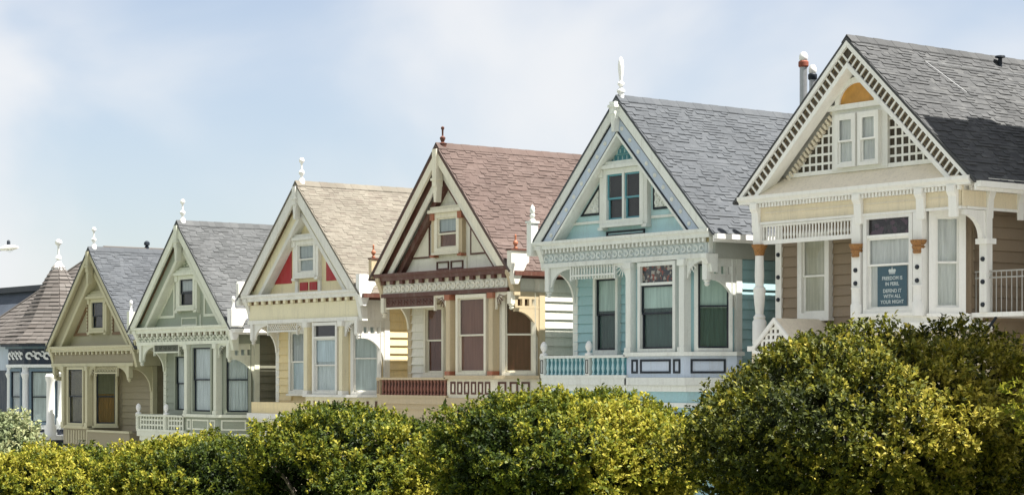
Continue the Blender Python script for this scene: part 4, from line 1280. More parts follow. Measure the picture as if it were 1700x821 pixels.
    for s in (-1, 1):
        window(hs, (s * 0.355, gv - 0.12), 0, 0.46, 0.60, 1.66, WH_TRIM, WH_TRIM, curtain=NET_WHITE, folds=4, cw=0.09, sill=False, proud=0.11, seed=5 + s)
    B(-0.92, 0.92, gv - 0.22, gv - 0.001, H(1.86), H(1.98)).build('window_header', WH_TRIM, hs)
    ar = arc(0, H(1.98), 0.54, 0.46, 0, 180, 16)
    MB().poly(ar, gv - 0.17, gv - 0.002).build('lunette', WH_AMBER, hs, label='amber half-round panel')
    m = MB()
    o2 = arc(0, H(1.98), 0.68, 0.60, 0, 180, 16)
    for i in range(16):
        m.poly([ar[i], o2[i], o2[i + 1], ar[i + 1]], gv - 0.22, gv - 0.001)
    m.build('lunette_arch', WH_TRIM, hs)
    # entablature: cornice, dentils, peach panels between brackets
    uc0, uc1 = -W / 2 + 0.02, W / 2 + 0.04
    cor = MB().polyx([(-0.12, H(0.015)), (-0.12, H(-0.06)), (-0.05, H(-0.13)), (-0.05, H(-0.17)), (0.43, H(-0.17)), (0.43, H(0.0)), (-0.04, H(0.0)), (-0.04, H(0.015))], uc0, uc1).build('cornice', WH_TRIM, hs)
    rep('dentil', B(-0.028, 0.028, -0.02, 0.06, H(-0.27), H(-0.172)), WH_TRIM, cor, [(-3.05 + 6.3 * i / 61, 0, 0) for i in range(62)])
    B(-3.2, 3.3, 0.06, 0.12, H(-0.275), H(-0.17)).build('dentil_backing', WH_CREAM, cor)
    fz = B(-3.15, 3.25, 0.075, 0.12, H(-0.62), H(-0.276)).build('frieze', WH_PEACH, hs)
    for (a, b) in ((-2.75, 0.12), (0.5, 2.0), (2.35, 3.0)):
        B(a, b, 0.06, 0.0745, H(-0.42), H(-0.39)).build('frieze_moulding', WH_CREAM, fz)
    B(-3.18, 3.28, 0.03, 0.2, H(-0.68), H(-0.622)).build('architrave', WH_TRIM, hs)
    B(-3.15, 3.25, 0.121, 1.2, H(-0.66), H(-0.02)).build('porch_ceiling', WH_TRIM, hs)
    for u in (-3.02, 0.30, 2.16, 3.08):
        MB().polyx([(-0.09, H(-0.175)), (0.07, H(-0.175)), (0.07, H(-0.85)), (0.0, H(-0.85)), (-0.02, H(-0.4)), (-0.09, H(-0.3))], u - 0.11, u + 0.11).build('frieze_bracket', WH_TRIM, hs)
    # the entablature along the right-hand side
    MB().poly([(3.27, H(-0.62)), (3.31, H(-0.62)), (3.31, H(-0.276)), (3.27, H(-0.276))], 0.076, 9).build('side_frieze', WH_PEACH, hs)
    MB().poly([(3.2, H(-0.17)), (W / 2 + 0.12, H(-0.17)), (W / 2 + 0.16, H(-0.03)), (3.2, H(-0.03))], 0.44, 9).build('side_cornice', WH_TRIM, hs)
    B(3.252, 3.33, 0.21, 9, H(-0.68), H(-0.622)).build('side_architrave', WH_TRIM, hs)
    rep('dentil', B(3.312, 3.36, -0.028, 0.028, H(-0.27), H(-0.172)), WH_TRIM, cor, [(0, 0.3 + 0.1 * i, 0) for i in range(24)])
    for v in (0.95, 2.0):
        MB().poly([(3.312, H(-0.175)), (3.42, H(-0.175)), (3.42, H(-0.3)), (3.36, H(-0.45)), (3.34, H(-0.85)), (3.312, H(-0.85))], v - 0.1, v + 0.1).build('frieze_bracket', WH_TRIM, hs)
    # spindle screen over the porch
    v = 0.10
    u0, u1 = -2.88, 0.16
    scr = MB().box(u0, u1, v - 0.04, v + 0.04, H(-1.16), H(-1.06)).box(u0, u1, v - 0.035, v + 0.035, H(-0.74), H(-0.685)).build('spindle_screen', WH_TRIM, hs)
    rep('spindle', MB().lathe([(0.022, 0), (0.022, 0.05), (0.032, 0.1), (0.02, 0.2), (0.022, 0.32)], 0, v, H(-1.06), 8), WH_TRIM, scr, [(u0 + (u1 - u0) * (i + 0.5) / 30, 0, 0) for i in range(30)])
    # left porch post: turned, gilt capital
    post = MB().lathe([(0.17, -3.55), (0.17, -3.0), (0.13, -2.95), (0.15, -2.9), (0.095, -2.82), (0.12, -2.6), (0.15, -2.25), (0.15, -2.2), (0.10, -2.15), (0.115, -1.9), (0.10, -1.42)], -2.98, v, EH, 16).build('porch_post', WH_TRIM, hs, True)
    MB().lathe([(0.10, -1.42), (0.12, -1.38), (0.14, -1.28), (0.19, -1.2), (0.2, -1.15)], -2.98, v, EH, 10).build('capital', GOLD, post, label='gilt leaf capital')
    B(-3.1, -2.86, v - 0.1, v + 0.1, H(-1.15) + 0.002, H(-0.684)).build('post_block', WH_TRIM, post)
    # porch wall with its window
    planks_front(wall, WH_TAUPE, -3.3, -0.6, 1.10, -3.9, -0.66, 0.25, [(-2.42 - 0.1, -1.62 + 0.14, -2.95, -0.98)])
    cb = B(-3.36, -3.16, 1.02, 1.3, H(-3.9), H(-0.66)).build('corner_board', WH_TRIM, hs)
    stud = MB(Matrix.Rotation(R(90), 4, 'X')).lathe([(0.055, 0), (0.05, 0.03), (0.0, 0.05)], n=10)
    rep('stud', stud, BLACKLINE, cb, [(-3.26, 1.02, H(-1.35 - 0.55 * i)) for i in range(4)])
    window(hs, (-2.02, 1.10), 0, 0.76, -2.80, -1.02, WH_TRIM, WH_TRIM, shade=BLIND_CREAM, shade_frac=0.99, cw=0.14, seed=3)
    # bay: columns with gilt capitals, window with the poster, slanted window
    for u in (0.22, 2.06):
        pl = B(u - 0.13, u + 0.13, 0.02, 0.24, H(-3.0), H(-0.684)).build('pilaster', WH_TRIM, hs)
        cp = MB().lathe([(0.11, -1.60), (0.13, -1.57), (0.12, -1.52), (0.155, -1.45), (0.135, -1.42), (0.18, -1.35), (0.19, -1.30)], u, 0.06, EH, 12).build('capital', GOLD, pl, label='gilt leaf capital')
        rep('stud', stud, BLACKLINE, pl, [(u, 0.02, H(-1.9)), (u, 0.02, H(-2.2) + 0.0)])
        MB().lathe([(0.15, -2.98), (0.15, -2.7), (0.12, -2.65), (0.12, -2.36), (0.14, -2.32), (0.14, -2.30)], u, 0.06, EH, 12).build('column_foot', WH_TRIM, pl, True)
    window(hs, (1.14, 0.22), 0, 1.26, -2.80, -0.76, WH_TRIM, WH_TRIM, curtain=NET_WHITE, folds=9, transom=SG_WHITE, transom_h=0.36, meet=0.62, cw=0.11, seed=9)
    p = (2.13 + 0.46 * 0.707, 0.22 + 0.46 * 0.707)
    window(hs, p, 45, 0.50, -2.80, -0.80, WH_TRIM, WH_TRIM, curtain=NET_WHITE, folds=5, meet=0.5, cw=0.15, seed=11)
    MB().plan([(0.02, 0.10), (2.13, 0.10), (2.86, 0.83), (2.92, 1.2), (0.02, 1.2)], H(-3.12), H(-2.94)).build('bay_sill', WH_TRIM, hs)
    MB().plan([(0.0, 0.02), (2.15, 0.02), (3.0, 0.83), (3.04, 1.4), (0.0, 1.2)], H(-3.32), H(-3.122)).build('bay_base', WH_TRIM, hs)
    low = MB().plan([(-3.3, 0.16), (2.1, 0.16), (2.9, 0.92), (2.9, 1.5), (-3.3, 1.5)], -1.6, H(-3.60)).build('lower_storey', WH_PEACH, hs)
    MB().plan([(0.05, 0.12), (2.12, 0.12), (2.94, 0.90), (2.94, 1.5), (0.05, 1.2)], H(-3.60) + 0.002, H(-3.322)).build('bay_band', WH_CREAM, hs)
    B(-3.3, 0.0, 0.0, 1.1, H(-3.72), H(-3.60) + 0.001).build('porch_floor', WH_TRIM, hs)
    planks_side(wall, WH_TAUPE, ur, 0.95, 9.0, -4.4, -0.2, 0.27)
    # side balcony: deck, iron rail, bracketed post
    dk = B(ur + 0.04, 4.3, 0.86, 3.4, H(-3.02), H(-2.92)).build('side_deck', WH_TRIM, hs)
    MB().tube([(3.5, 0.95, H(-3.03)), (ur + 0.05, 0.95, H(-3.7))], 0.03).build('deck_brace', BLACKLINE, dk)
    rl = MB()
    for h in (-2.02, -2.16):
        rl.tube([(ur + 0.1, 0.92, H(h)), (4.25, 0.92, H(h)), (4.25, 3.3, H(h))], 0.02, 6)
    rlo = rl.build('iron_rail', IRON, hs)
    rep('iron_bar', MB().tube([(0, 0.92, H(-2.92)), (0, 0.92, H(-2.02))], 0.012, 6), IRON, rlo, [(ur + 0.12 + 0.14 * i, 0, 0) for i in range(10)])
    pst = B(3.14, 3.34, 0.82, 1.02, H(-2.918), H(-0.684)).build('side_post', WH_TRIM, hs)
    B(3.08, 3.40, 0.76, 1.08, H(-1.42), H(-1.30)).build('post_collar', WH_TRIM, pst)
    pts = [(0.82, H(-0.69)), (0.16, H(-0.69)), (0.16, H(-0.80))] + [(0.72 - 0.54 * (1 - math.sin(R(t))), H(-0.80) - 0.5 * (1 - math.cos(R(t)))) for t in range(0, 91, 10)] + [(0.82, H(-1.30))]
    MB().polyx(pts, 3.18, 3.30).build('post_bracket', WH_TRIM, pst)
    rep('stud', stud, BLACKLINE, pst, [(3.24, 0.82, H(-1.75 - 0.5 * i)) for i in range(3)])
    # entrance hood with lattice front, low on the left
    hv, ha, hb = -0.62, -2.96, -3.62
    cu, hw = -1.75, 0.72
    hd = MB()
    for s in (-1, 1):
        hd.poly([(cu, H(ha)), (cu + s * hw, H(hb)), (cu + s * (hw - 0.02), H(hb) - 0.06), (cu, H(ha) - 0.075)], hv, 1.0)
    hood = hd.build('entrance_hood', WH_CREAM, hs)
    MB().poly([(cu, H(ha) - 0.08), (cu - hw + 0.12, H(hb) - 0.0), (cu + hw - 0.12, H(hb) - 0.0)], hv + 0.06, hv + 0.09).build('hood_panel', WH_DARKSQ, hood)
    for i in range(-3, 4):
        u = cu + i * 0.15
        top = hb + (1 - abs(u - cu) / (hw - 0.1)) * (ha - hb - 0.08)
        if top - hb > 0.05:
            B(u - 0.035, u + 0.035, hv + 0.03, hv + 0.059, H(hb), H(top)).build('lath', WH_TRIM, hood)
    for i in range(1, 4):
        h = hb + 0.14 * i
        e = (1 - (h - hb) / (ha - hb - 0.08)) * (hw - 0.12)
        B(cu - e, cu + e, hv + 0.025, hv + 0.057, H(h) - 0.03, H(h) + 0.03).build('lath', WH_TRIM, hood)
    for s in (-1, 1):
        MB().poly([(cu, H(ha) + 0.012), (cu + s * (hw + 0.04), H(hb) - 0.04), (cu + s * (hw - 0.05), H(hb) - 0.08), (cu, H(ha) - 0.11)], hv - 0.04, hv + 0.02).build('hood_rake', WH_TRIM, hood)
    B(cu - hw, cu + hw, hv - 0.02, 1.0, H(hb) - 0.16, H(hb) - 0.061).build('hood_beam', WH_TRIM, hood)
    for s in (-1, 1):
        MB().lathe([(0.08, 0), (0.08, 0.3), (0.06, 0.35), (0.07, H(hb) - 0.16)], cu + s * (hw - 0.12), hv + 0.06, 0, 10).build('hood_post', WH_TRIM, hood, True)
    # flues, ridge vent, roof cable
    for (u, vv, r, top, cap) in ((-2.68, 1.3, 0.095, 3.50, 0.16), (-2.78, 1.72, 0.085, 3.24, 0.13)):
        fl = MB().lathe([(r, G * (1 - abs(u) / (W / 2)) - 0.2), (r, top - 0.30)], u, vv, EH, 12).build('flue', STEEL, hs, True)
        MB().lathe([(r * 1.05, top - 0.30), (r * 1.35, top - 0.27), (r * 1.35, top - 0.17), (r * 1.0, top - 0.14)], u, vv, EH, 12).build('flue_collar', RUST if r > 0.09 else BLACKLINE, fl, True)
        MB().lathe([(r * 0.9, top - 0.14), (r * 1.15, top - 0.10), (r * 1.15, top - 0.02), (r * 0.7, top + 0.06), (0, top + 0.08)], u, vv, EH, 12).build('flue_cap', WHITE, fl, True)
    MB().lathe([(0.05, 3.15), (0.05, 3.42), (0.13, 3.44), (0.12, 3.48), (0, 3.50)], 0.25, 5.1, EH, 10).build('roof_vent', BLACKLINE, hs)
    cab = lambda u: H(G * (1 - u / (W / 2))) + 0.16
    MB().tube([(0.55, 2.0, cab(0.55)), (0.55, 7.5, cab(0.55))], 0.010, 6).build('roof_cable', STEEL, hs)
    MB().tube([(0.56, 2.05, cab(0.56)), (1.35, 2.55, cab(1.35))], 0.010, 6).build('roof_cable', STEEL, hs)
    return hs
white_house()

# poster in its bay window
def poster():
    x, y, z = 7.865, 0.122, 5.121
    cx, cv = x + 1.18, y + 0.22 - 0.0385
    w, z0, z1 = 0.88, z - 2.76, z - 1.84
    K = 0.92 / 1.11
    P = thing('poster', (cx, cv, z0), 'teal poster with crown and white lettering in the bay window of the white house', 'poster')
    hh = z1 - z0
    B(-w / 2, w / 2, -0.002, 0.001, 0, hh).build('sheet', plain('teal_print', (0.006, 0.07, 0.11, 1), 0.5, 0, 0.05), P)
    ink = plain('white_print', (0.70, 0.74, 0.74, 1), 0.6, 0, 0.03)
    for txt, h, s in (('FREEDOM IS', 0.74, 0.125), ('IN PERIL', 0.585, 0.125), ('DEFEND IT', 0.395, 0.125), ('WITH ALL', 0.25, 0.125), ('YOUR MIGHT', 0.095, 0.125)):
        cu = bpy.data.curves.new('lettering', 'FONT')
        cu.body = txt
        cu.size = s * 0.9
        cu.align_x = 'CENTER'
        cu.offset = 0.0018
        ob = bpy.data.objects.new('tmp', cu)
        COL.objects.link(ob)
        bpy.context.view_layer.update()
        me = bpy.data.meshes.new_from_object(ob.evaluated_get(bpy.context.evaluated_depsgraph_get()))
        bpy.data.objects.remove(ob)
        me.transform(Matrix.Rotation(R(90), 4, 'X'))
        wd = max(v.co.x for v in me.vertices) - min(v.co.x for v in me.vertices)
        k = min(1.0, w * 0.9 / wd)
        me.transform(Matrix.Diagonal((k, 1, 1, 1)))
        me.materials.clear(); me.materials.append(ink)
        link('lettering', me, P, loc=(0, -0.0035, h * K))
    m = MB()                                               # crown emblem
    m.poly([(-0.10, 0.90), (0.10, 0.90), (0.10, 0.925), (-0.10, 0.925)], -0.0035, -0.0025)
    m.poly([(-0.10, 0.935), (0.10, 0.935), (0.125, 1.0), (0.09, 1.035), (0.04, 1.02), (0.0, 1.05), (-0.04, 1.02), (-0.09, 1.035), (-0.125, 1.0)], -0.0035, -0.0025)
    m.poly([(-0.012, 1.05), (0.012, 1.05), (0.012, 1.085), (-0.012, 1.085)], -0.0035, -0.0025)
    m.v = [(a * 0.9, b, q * K) for a, b, q in m.v]
    m.build('crown_emblem', ink, P)
poster()

# ---------------------------------------------------------------- corner house with the turret, far left
NAVY = paint('navy_paint', (0.022, 0.032, 0.055, 1))
TU_WALL = paint('powder_blue_paint', (0.50, 0.58, 0.66, 1))
TU_TRIM = paint('turret_white', (0.76, 0.78, 0.78, 1))
SLATE_BLUE = paint('slate_blue_paint', (0.12, 0.18, 0.23, 1))

def turret_house():
    cx, cy = -37.75, 2.1
    base = gz(cx)
    hs = thing('turret_house', (cx, cy, base), 'powder blue corner house with octagonal shingled turret and navy frieze', 'house')
    Z = lambda z: z - base
    # main body and hipped roof
    bx0, bx1, by0, by1 = -50 - cx, -38.9 - cx, 3.0 - cy, 17 - cy
    wall = B(bx0 + 0.4, bx1 - 0.4, by0 + 0.4, by1, -0.8, Z(2.2)).build('wall', TU_WALL, hs)
    rx = -45.5 - cx
    ry = 8.0 - cy
    z0, z1 = Z(2.2), Z(6.65)
    m = MB().add([(bx0, by0, z0), (bx1, by0, z0), (bx1, by1, z0), (bx0, by1, z0), (rx, ry, z1), (rx, by1, z1)],
                 [(0, 1, 4), (1, 2, 5, 4), (2, 3, 5), (3, 0, 4, 5), (0, 3, 2, 1)])
    roof = m.build('roof', SH_PINK, hs)
    # courses of shingles on the front and right slopes
    def courses(A, Bp, C, D, n, name):
        q = MB()
        A, Bp, C, D = map(Vector, (A, Bp, C, D))
        nr = (Bp - A).cross(D - A).normalized()
        for i in range(n):
            t, t2 = i / n, (i + 1.25) / n
            t2 = min(t2, 0.999)
            a, b = A.lerp(D, t), Bp.lerp(C, t)
            a2, b2 = A.lerp(D, t2), Bp.lerp(C, t2)
            k = max(1, int((b - a).length / 0.42))
            for j in range(k):
                p, r = a.lerp(b, j / k), a.lerp(b, (j + 0.97) / k)
                p2, r2 = a2.lerp(b2, j / k), a2.lerp(b2, (j + 0.97) / k)
                th = 0.03 + 0.02 * random.random()
                q.add([tuple(w) for w in (p, r, r2, p2, p + nr * th, r + nr * th, r2 + nr * 0.008, p2 + nr * 0.008)],
                      [(0, 3, 2, 1), (4, 5, 6, 7), (0, 1, 5, 4), (1, 2, 6, 5), (2, 3, 7, 6), (3, 0, 4, 7)])
        o = q.build(name, SH_PINK, roof)
        o['kind'] = 'stuff'
    courses((bx0, by0, z0), (bx1, by0, z0), (rx + 0.02, ry, z1), (rx - 0.02, ry, z1), 26, 'shingle_field')
    courses((bx1, by0, z0), (bx1, by1, z0), (rx, by1, z1), (rx, ry, z1), 26, 'shingle_field')
    m = MB().tube([(rx, ry, z1 + 0.03), (rx, by1, z1 + 0.03)], 0.09, 6)
    m.tube([(bx0, by0, z0 + 0.03), (rx, ry, z1 + 0.03)], 0.07, 6)
    m.tube([(bx1, by0, z0 + 0.03), (rx, ry, z1 + 0.03)], 0.07, 6)
    m.build('ridge', SH_PINK, roof)
    MB().lathe([(0.10, 0), (0.10, 0.16), (0.06, 0.2), (0.14, 0.24), (0.13, 0.36), (0.05, 0.42), (0, 0.43)], rx, ry + 2.2, z1, 10).build('roof_vent', BLACKLINE, hs)
    # turret
    RR = 1.9
    oc = lambda r, z: [(r * math.cos(R(22.5 + 45 * k)), r * math.sin(R(22.5 + 45 * k)), z) for k in range(8)]
    ocp = lambda r: [(p[0], p[1]) for p in oc(r, 0)]
    ze = Z(2.10)
    tw = MB().plan(ocp(RR), -0.8, ze - 0.1).build('turret_wall', TU_WALL, hs)
    fr = MB().plan(ocp(RR + 0.10), ze - 0.82, ze - 0.10).build('frieze', NAVY, hs)
    MB().plan(ocp(RR + 0.2), ze - 0.94, ze - 0.822).build('architrave', TU_TRIM, fr)
    MB().plan(ocp(RR + 0.22), ze - 0.19, ze - 0.099).build('frieze_cap', SLATE_BLUE, fr)
    MB().plan(ocp(RR + 0.42), ze - 0.098, ze).build('cornice', NAVY, hs)
    # bell-cast shingled cone
    prof = [(RR + 0.48, 0.0), (RR + 0.22, 0.28), (1.50, 0.95), (1.05, 1.72), (0.60, 2.52), (0.2, 3.2), (0.13, 3.32)]
    cone = MB().add([p for r, h in prof for p in oc(r, ze + h)],
                    [(i * 8 + k, i * 8 + (k + 1) % 8, (i + 1) * 8 + (k + 1) % 8, (i + 1) * 8 + k) for i in range(len(prof) - 1) for k in range(8)] + [tuple(range(7, -1, -1)), tuple(range(48, 56))])
    cn = cone.build('turret_roof', SH_PINK, hs)
    def rad(t):
        for i in range(len(prof) - 1):
            if prof[i][1] <= t <= prof[i + 1][1]:
                f = (t - prof[i][1]) / (prof[i + 1][1] - prof[i][1])
                return prof[i][0] + (prof[i + 1][0] - prof[i][0]) * f
        return prof[-1][0]
    cnt = 0
    stuff = MB()
    ex = 0.155
    for i in range(21):
        t0, t1 = i * ex, min(i * ex + ex * 1.2, 3.31)
        for k in range(8):
            A0, A1 = Vector(oc(rad(t0), ze + t0)[k]), Vector(oc(rad(t0), ze + t0)[(k + 1) % 8])
            C0, C1 = Vector(oc(rad(t1), ze + t1)[k]), Vector(oc(rad(t1), ze + t1)[(k + 1) % 8])
            nr = (A1 - A0).cross(C0 - A0).normalized()
            n = max(1, int(round((A1 - A0).length / 0.36)))
            for j in range(n):
                a, b = A0.lerp(A1, j / n), A0.lerp(A1, (j + 0.98) / n)
                c_, d = C0.lerp(C1, j / n), C0.lerp(C1, (j + 0.98) / n)
                th = 0.03 + 0.03 * random.random()
                geo = ([tuple(w) for w in (a, b, d, c_, a + nr * th, b + nr * th, d + nr * 0.01, c_ + nr * 0.01)],
                       [(0, 3, 2, 1), (4, 5, 6, 7), (0, 1, 5, 4), (1, 2, 6, 5), (2, 3, 7, 6), (3, 0, 4, 7)])
                if k in (4, 5, 6, 7) and cnt < 300:
                    MB().add(*geo).build('shingle', SH_PINK, cn); cnt += 1
                else:
                    stuff.add(*geo)
    o = stuff.build('shingle_field', SH_PINK, cn); o['kind'] = 'stuff'
    MB().lathe([(0.30, 3.02), (0.26, 3.16), (0.15, 3.3), (0.1, 3.42), (0.05, 3.46), (0.13, 3.52), (0.10, 3.62), (0.045, 3.66), (0.04, 4.02), (0.06, 4.06), (0.13, 4.12), (0.15, 4.2), (0.11, 4.28), (0.0, 4.32)], 0, 0, ze, 12).build('turret_finial', WHITE, hs, True)
    # windows, corner columns and panels on the two faces in view
    for k, (w, sh) in ((5, (0.86, BLIND_GREY)), (6, (0.92, NET))):
        a = 22.5 + 45 * k + 22.5
        ap = RR * math.cos(R(22.5))
        nx, ny = math.cos(R(a)), math.sin(R(a))
        z_hi, z_lo = ze - 1.1, ze - 3.15
        window(hs, (nx * ap, ny * ap), a + 90, w, z_lo - EH, z_hi - EH, SLATE_BLUE, BLACKLINE, shade=sh, shade_frac=0.99, cw=0.09, proud=0.14, sill=False, seed=k)
        T = Matrix.Translation((nx * ap, ny * ap, 0)) @ Matrix.Rotation(R(a + 90), 4, 'Z')
        for i in range(4):
            o = curl(0.07, 0.16, 0.03); 
            cpos = T @ Vector((-0.55 + 0.37 * i, -0.11, ze - 0.48))
            rep('scroll_ornament', MB(Matrix.Rotation(R(a + 90), 4, 'Z')).add(o.v, o.f), TU_TRIM, fr, [tuple(cpos)])
            o = curl(0.06, 0.12, 0.03, a0=190, a1=470)
            cpos = T @ Vector((-0.38 + 0.37 * i, -0.11, ze - 0.40))
            if i < 3:
                rep('scroll_ornament', MB(Matrix.Rotation(R(a + 90), 4, 'Z')).add(o.v, o.f), TU_TRIM, fr, [tuple(cpos)])
        MB(T).ring([(-0.6, ze - 3.95), (0.6, ze - 3.95), (0.6, ze - 3.55), (-0.6, ze - 3.55)], 0.07, -0.06, 0.0).build('panel_moulding', TU_TRIM, tw)
    MB().plan(ocp(RR + 0.14), ze - 3.42, ze - 3.26).build('sill_band', TU_TRIM, hs)
    MB().plan(ocp(RR + 0.05), ze - 4.1, ze - 3.422).build('navy_band', NAVY, hs)
    MB().plan(ocp(RR + 0.12), ze - 4.25, ze - 4.102).build('base_band', TU_TRIM, hs)
    for k in (5, 6, 7):
        p = oc(RR + 0.02, 0)[k]
        MB().lathe([(0.2, ze - 3.26), (0.2, ze - 3.0), (0.14, ze - 2.9), (0.13, ze - 1.4), (0.17, ze - 1.3), (0.2, ze - 1.2), (0.14, ze - 1.1), (0.14, ze - 0.94)], p[0], p[1], 0, 12).build('corner_column', TU_TRIM, hs, True)
    # porch column between the turret and the olive house
    MB().lathe([(0.24, Z(-1.55)), (0.24, Z(-1.2)), (0.17, Z(-1.1)), (0.16, Z(0.55)), (0.2, Z(0.65)), (0.22, Z(0.8)), (0.15, Z(0.9))], -35.62 - cx, 0.75 - cy, 0, 14).build('porch_column', WHITE, hs, True)
    B(-36.1 - cx, -35.15 - cx, 0.3 - cy, 1.5 - cy, Z(-1.72), Z(-1.552)).build('porch_ledge', TU_TRIM, hs)
    B(-36.0 - cx, -35.25 - cx, 0.5 - cy, 1.5 - cy, -0.8, Z(-1.722)).build('porch_base', NAVY, hs)
    # dark porch to the left
    B(-46.0 - cx, -39.75 - cx, 1.2 - cy, 3.39 - cy, -0.8, Z(1.05)).build('left_porch', NAVY, hs)
turret_house()

# ---------------------------------------------------------------- house with the navy mansard roof, behind
def navy_house():
    x, y = -91.0, 24.0
    base = gz(x)
    hs = thing('mansard_house', (x, y, base), 'house with navy slate mansard roof behind the turret house', 'house')
    Z = lambda z: z - base
    B(-29, 6.0, 0.5, 12, -0.8, Z(2.8)).build('wall', paint('grey_render', (0.45, 0.46, 0.47, 1)), hs)
    m = MB().add([(-30, 0, Z(2.8)), (7.0, 0, Z(2.8)), (7.0, 12, Z(2.8)), (-30, 12, Z(2.8)), (-28.4, 3, Z(6.75)), (4.2, 3, Z(6.75)), (4.2, 12, Z(6.75)), (-28.4, 12, Z(6.75))],
                 [(0, 1, 5, 4), (1, 2, 6, 5), (2, 3, 7, 6), (3, 0, 4, 7), (4, 5, 6, 7), (3, 2, 1, 0)])
    rf = m.build('roof', SH_NAVY, hs)
    B(-28.7, 4.5, 2.7, 12, Z(6.752), Z(7.15)).build('roof_curb', BLACKLINE, rf)
    for u in (-5.5, -2.0, 1.5):
        window(hs, (u, 0.5), 0, 1.0, Z(0.2) - EH, Z(2.0) - EH, WHITE, WHITE, curtain=NET)
navy_house()

# ---------------------------------------------------------------- tall neighbour past the right edge, whose shadow lies on the white house
def neighbour():
    x, y = 7.865 + 5.15, 2.35
    base = gz(x + 4)
    hs = thing('apartment_block', (x, y, base), 'tall grey apartment block past the right edge, shading the white house', 'building')
    wm = paint('stucco_grey', (0.42, 0.40, 0.37, 1))
    top = 5.121 + 8.3 - base
    w = B(0, 9.5, 0, 14, -1.2, top).build('wall', wm, hs)
    B(-0.12, 9.6, -0.15, 14.1, top, top + 0.35).build('parapet', WHITE, hs)
    B(0.0, 0.9, 1.6, 2.5, top + 0.352, top + 1.05).build('chimney', wm, hs)
    for r in range(4):
        for i in range(3):
            window(hs, (1.6 + 3.1 * i, 0), 0, 1.2, 2.0 + 3.4 * r - EH, 3.9 + 3.4 * r - EH, WHITE, WHITE, curtain=NET, seed=r * 3 + i)
neighbour()

# ---------------------------------------------------------------- street lamp at the left edge
def street_lamp():
    x, y = -26.9, -4.9
    base = gz(x)
    s = thing('street_lamp', (x, y, base), 'white cobra-head street lamp reaching in at the left edge of the sky', 'street lamp')
    top = 5.22 - base
    m = MB().tube([(-2.9, 0, 0), (-2.9, 0, top - 1.0)], [0.11, 0.07], 12)
    m.build('pole', STEEL, s, True)
    MB().tube([(-2.9, 0, top - 1.0), (-2.75, 0, top - 0.55), (-2.3, 0, top - 0.2), (-1.6, 0, top - 0.03), (-0.55, 0, top + 0.02)], 0.045, 10).build('arm', STEEL, s, True)
    hd = MB()
    secs = [(-0.75, 0.05, 0.05), (-0.45, 0.12, 0.10), (-0.05, 0.19, 0.14), (0.35, 0.17, 0.10), (0.62, 0.10, 0.05), (0.72, 0.03, 0.02)]
    v, f = [], []
    for (px, hw, hh) in secs:
        for k in range(12):
            a = 2 * math.pi * k / 12
            zz = math.sin(a) * hh
            v.append((px, math.cos(a) * hw, top + 0.02 + (zz if zz > 0 else zz * 0.55)))
    for i in range(len(secs) - 1):
        for k in range(12):
            f.append((i * 12 + k, i * 12 + (k + 1) % 12, (i + 1) * 12 + (k + 1) % 12, (i + 1) * 12 + k))
    f += [tuple(range(11, -1, -1)), tuple(60 + k for k in range(12))]
    h = hd.add(v, f).build('lamp_head', WHITE, s, True)
    MB().lathe([(0.06, 0), (0.06, 0.12), (0.03, 0.16), (0, 0.17)], -0.02, 0, top + 0.15, 10).build('photocell', BLACKLINE, h, True)
    MB().lathe([(0.02, -0.13), (0.10, -0.09), (0.13, -0.04)], 0.05, 0, top + 0.01, 12).build('lens', GLASS, h, True)
street_lamp()

# ---------------------------------------------------------------- clipped trees of the park edge
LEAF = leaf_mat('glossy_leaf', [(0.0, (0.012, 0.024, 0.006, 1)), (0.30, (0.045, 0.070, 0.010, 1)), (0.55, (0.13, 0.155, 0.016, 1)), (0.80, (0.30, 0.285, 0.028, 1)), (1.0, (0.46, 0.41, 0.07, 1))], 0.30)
LEAF_BRONZE = leaf_mat('bronze_leaf', [(0.0, (0.014, 0.022, 0.006, 1)), (0.30, (0.045, 0.058, 0.010, 1)), (0.55, (0.12, 0.13, 0.016, 1)), (0.80, (0.28, 0.25, 0.028, 1)), (1.0, (0.44, 0.37, 0.07, 1))], 0.25)
LEAF_PALE = leaf_mat('pale_leaf', [(0.0, (0.07, 0.10, 0.05, 1)), (0.4, (0.16, 0.20, 0.10, 1)), (0.8, (0.30, 0.33, 0.17, 1)), (1.0, (0.40, 0.40, 0.22, 1))], 0.25)
BARK = plain('grey_bark', (0.16, 0.13, 0.11, 1), 0.9, 0, 0.3, 12)

def vnoise(P, seed, freq):
    """cheap smooth noise: a few random sine waves"""
    r = np.random.default_rng(seed)
    out = np.zeros(len(P))
    for _ in range(7):
        k = r.normal(size=3); k *= freq * (0.6 + 0.9 * r.random()) / np.linalg.norm(k)
        out += np.sin(P @ k + r.random() * 6.283)
    return out / 3.2

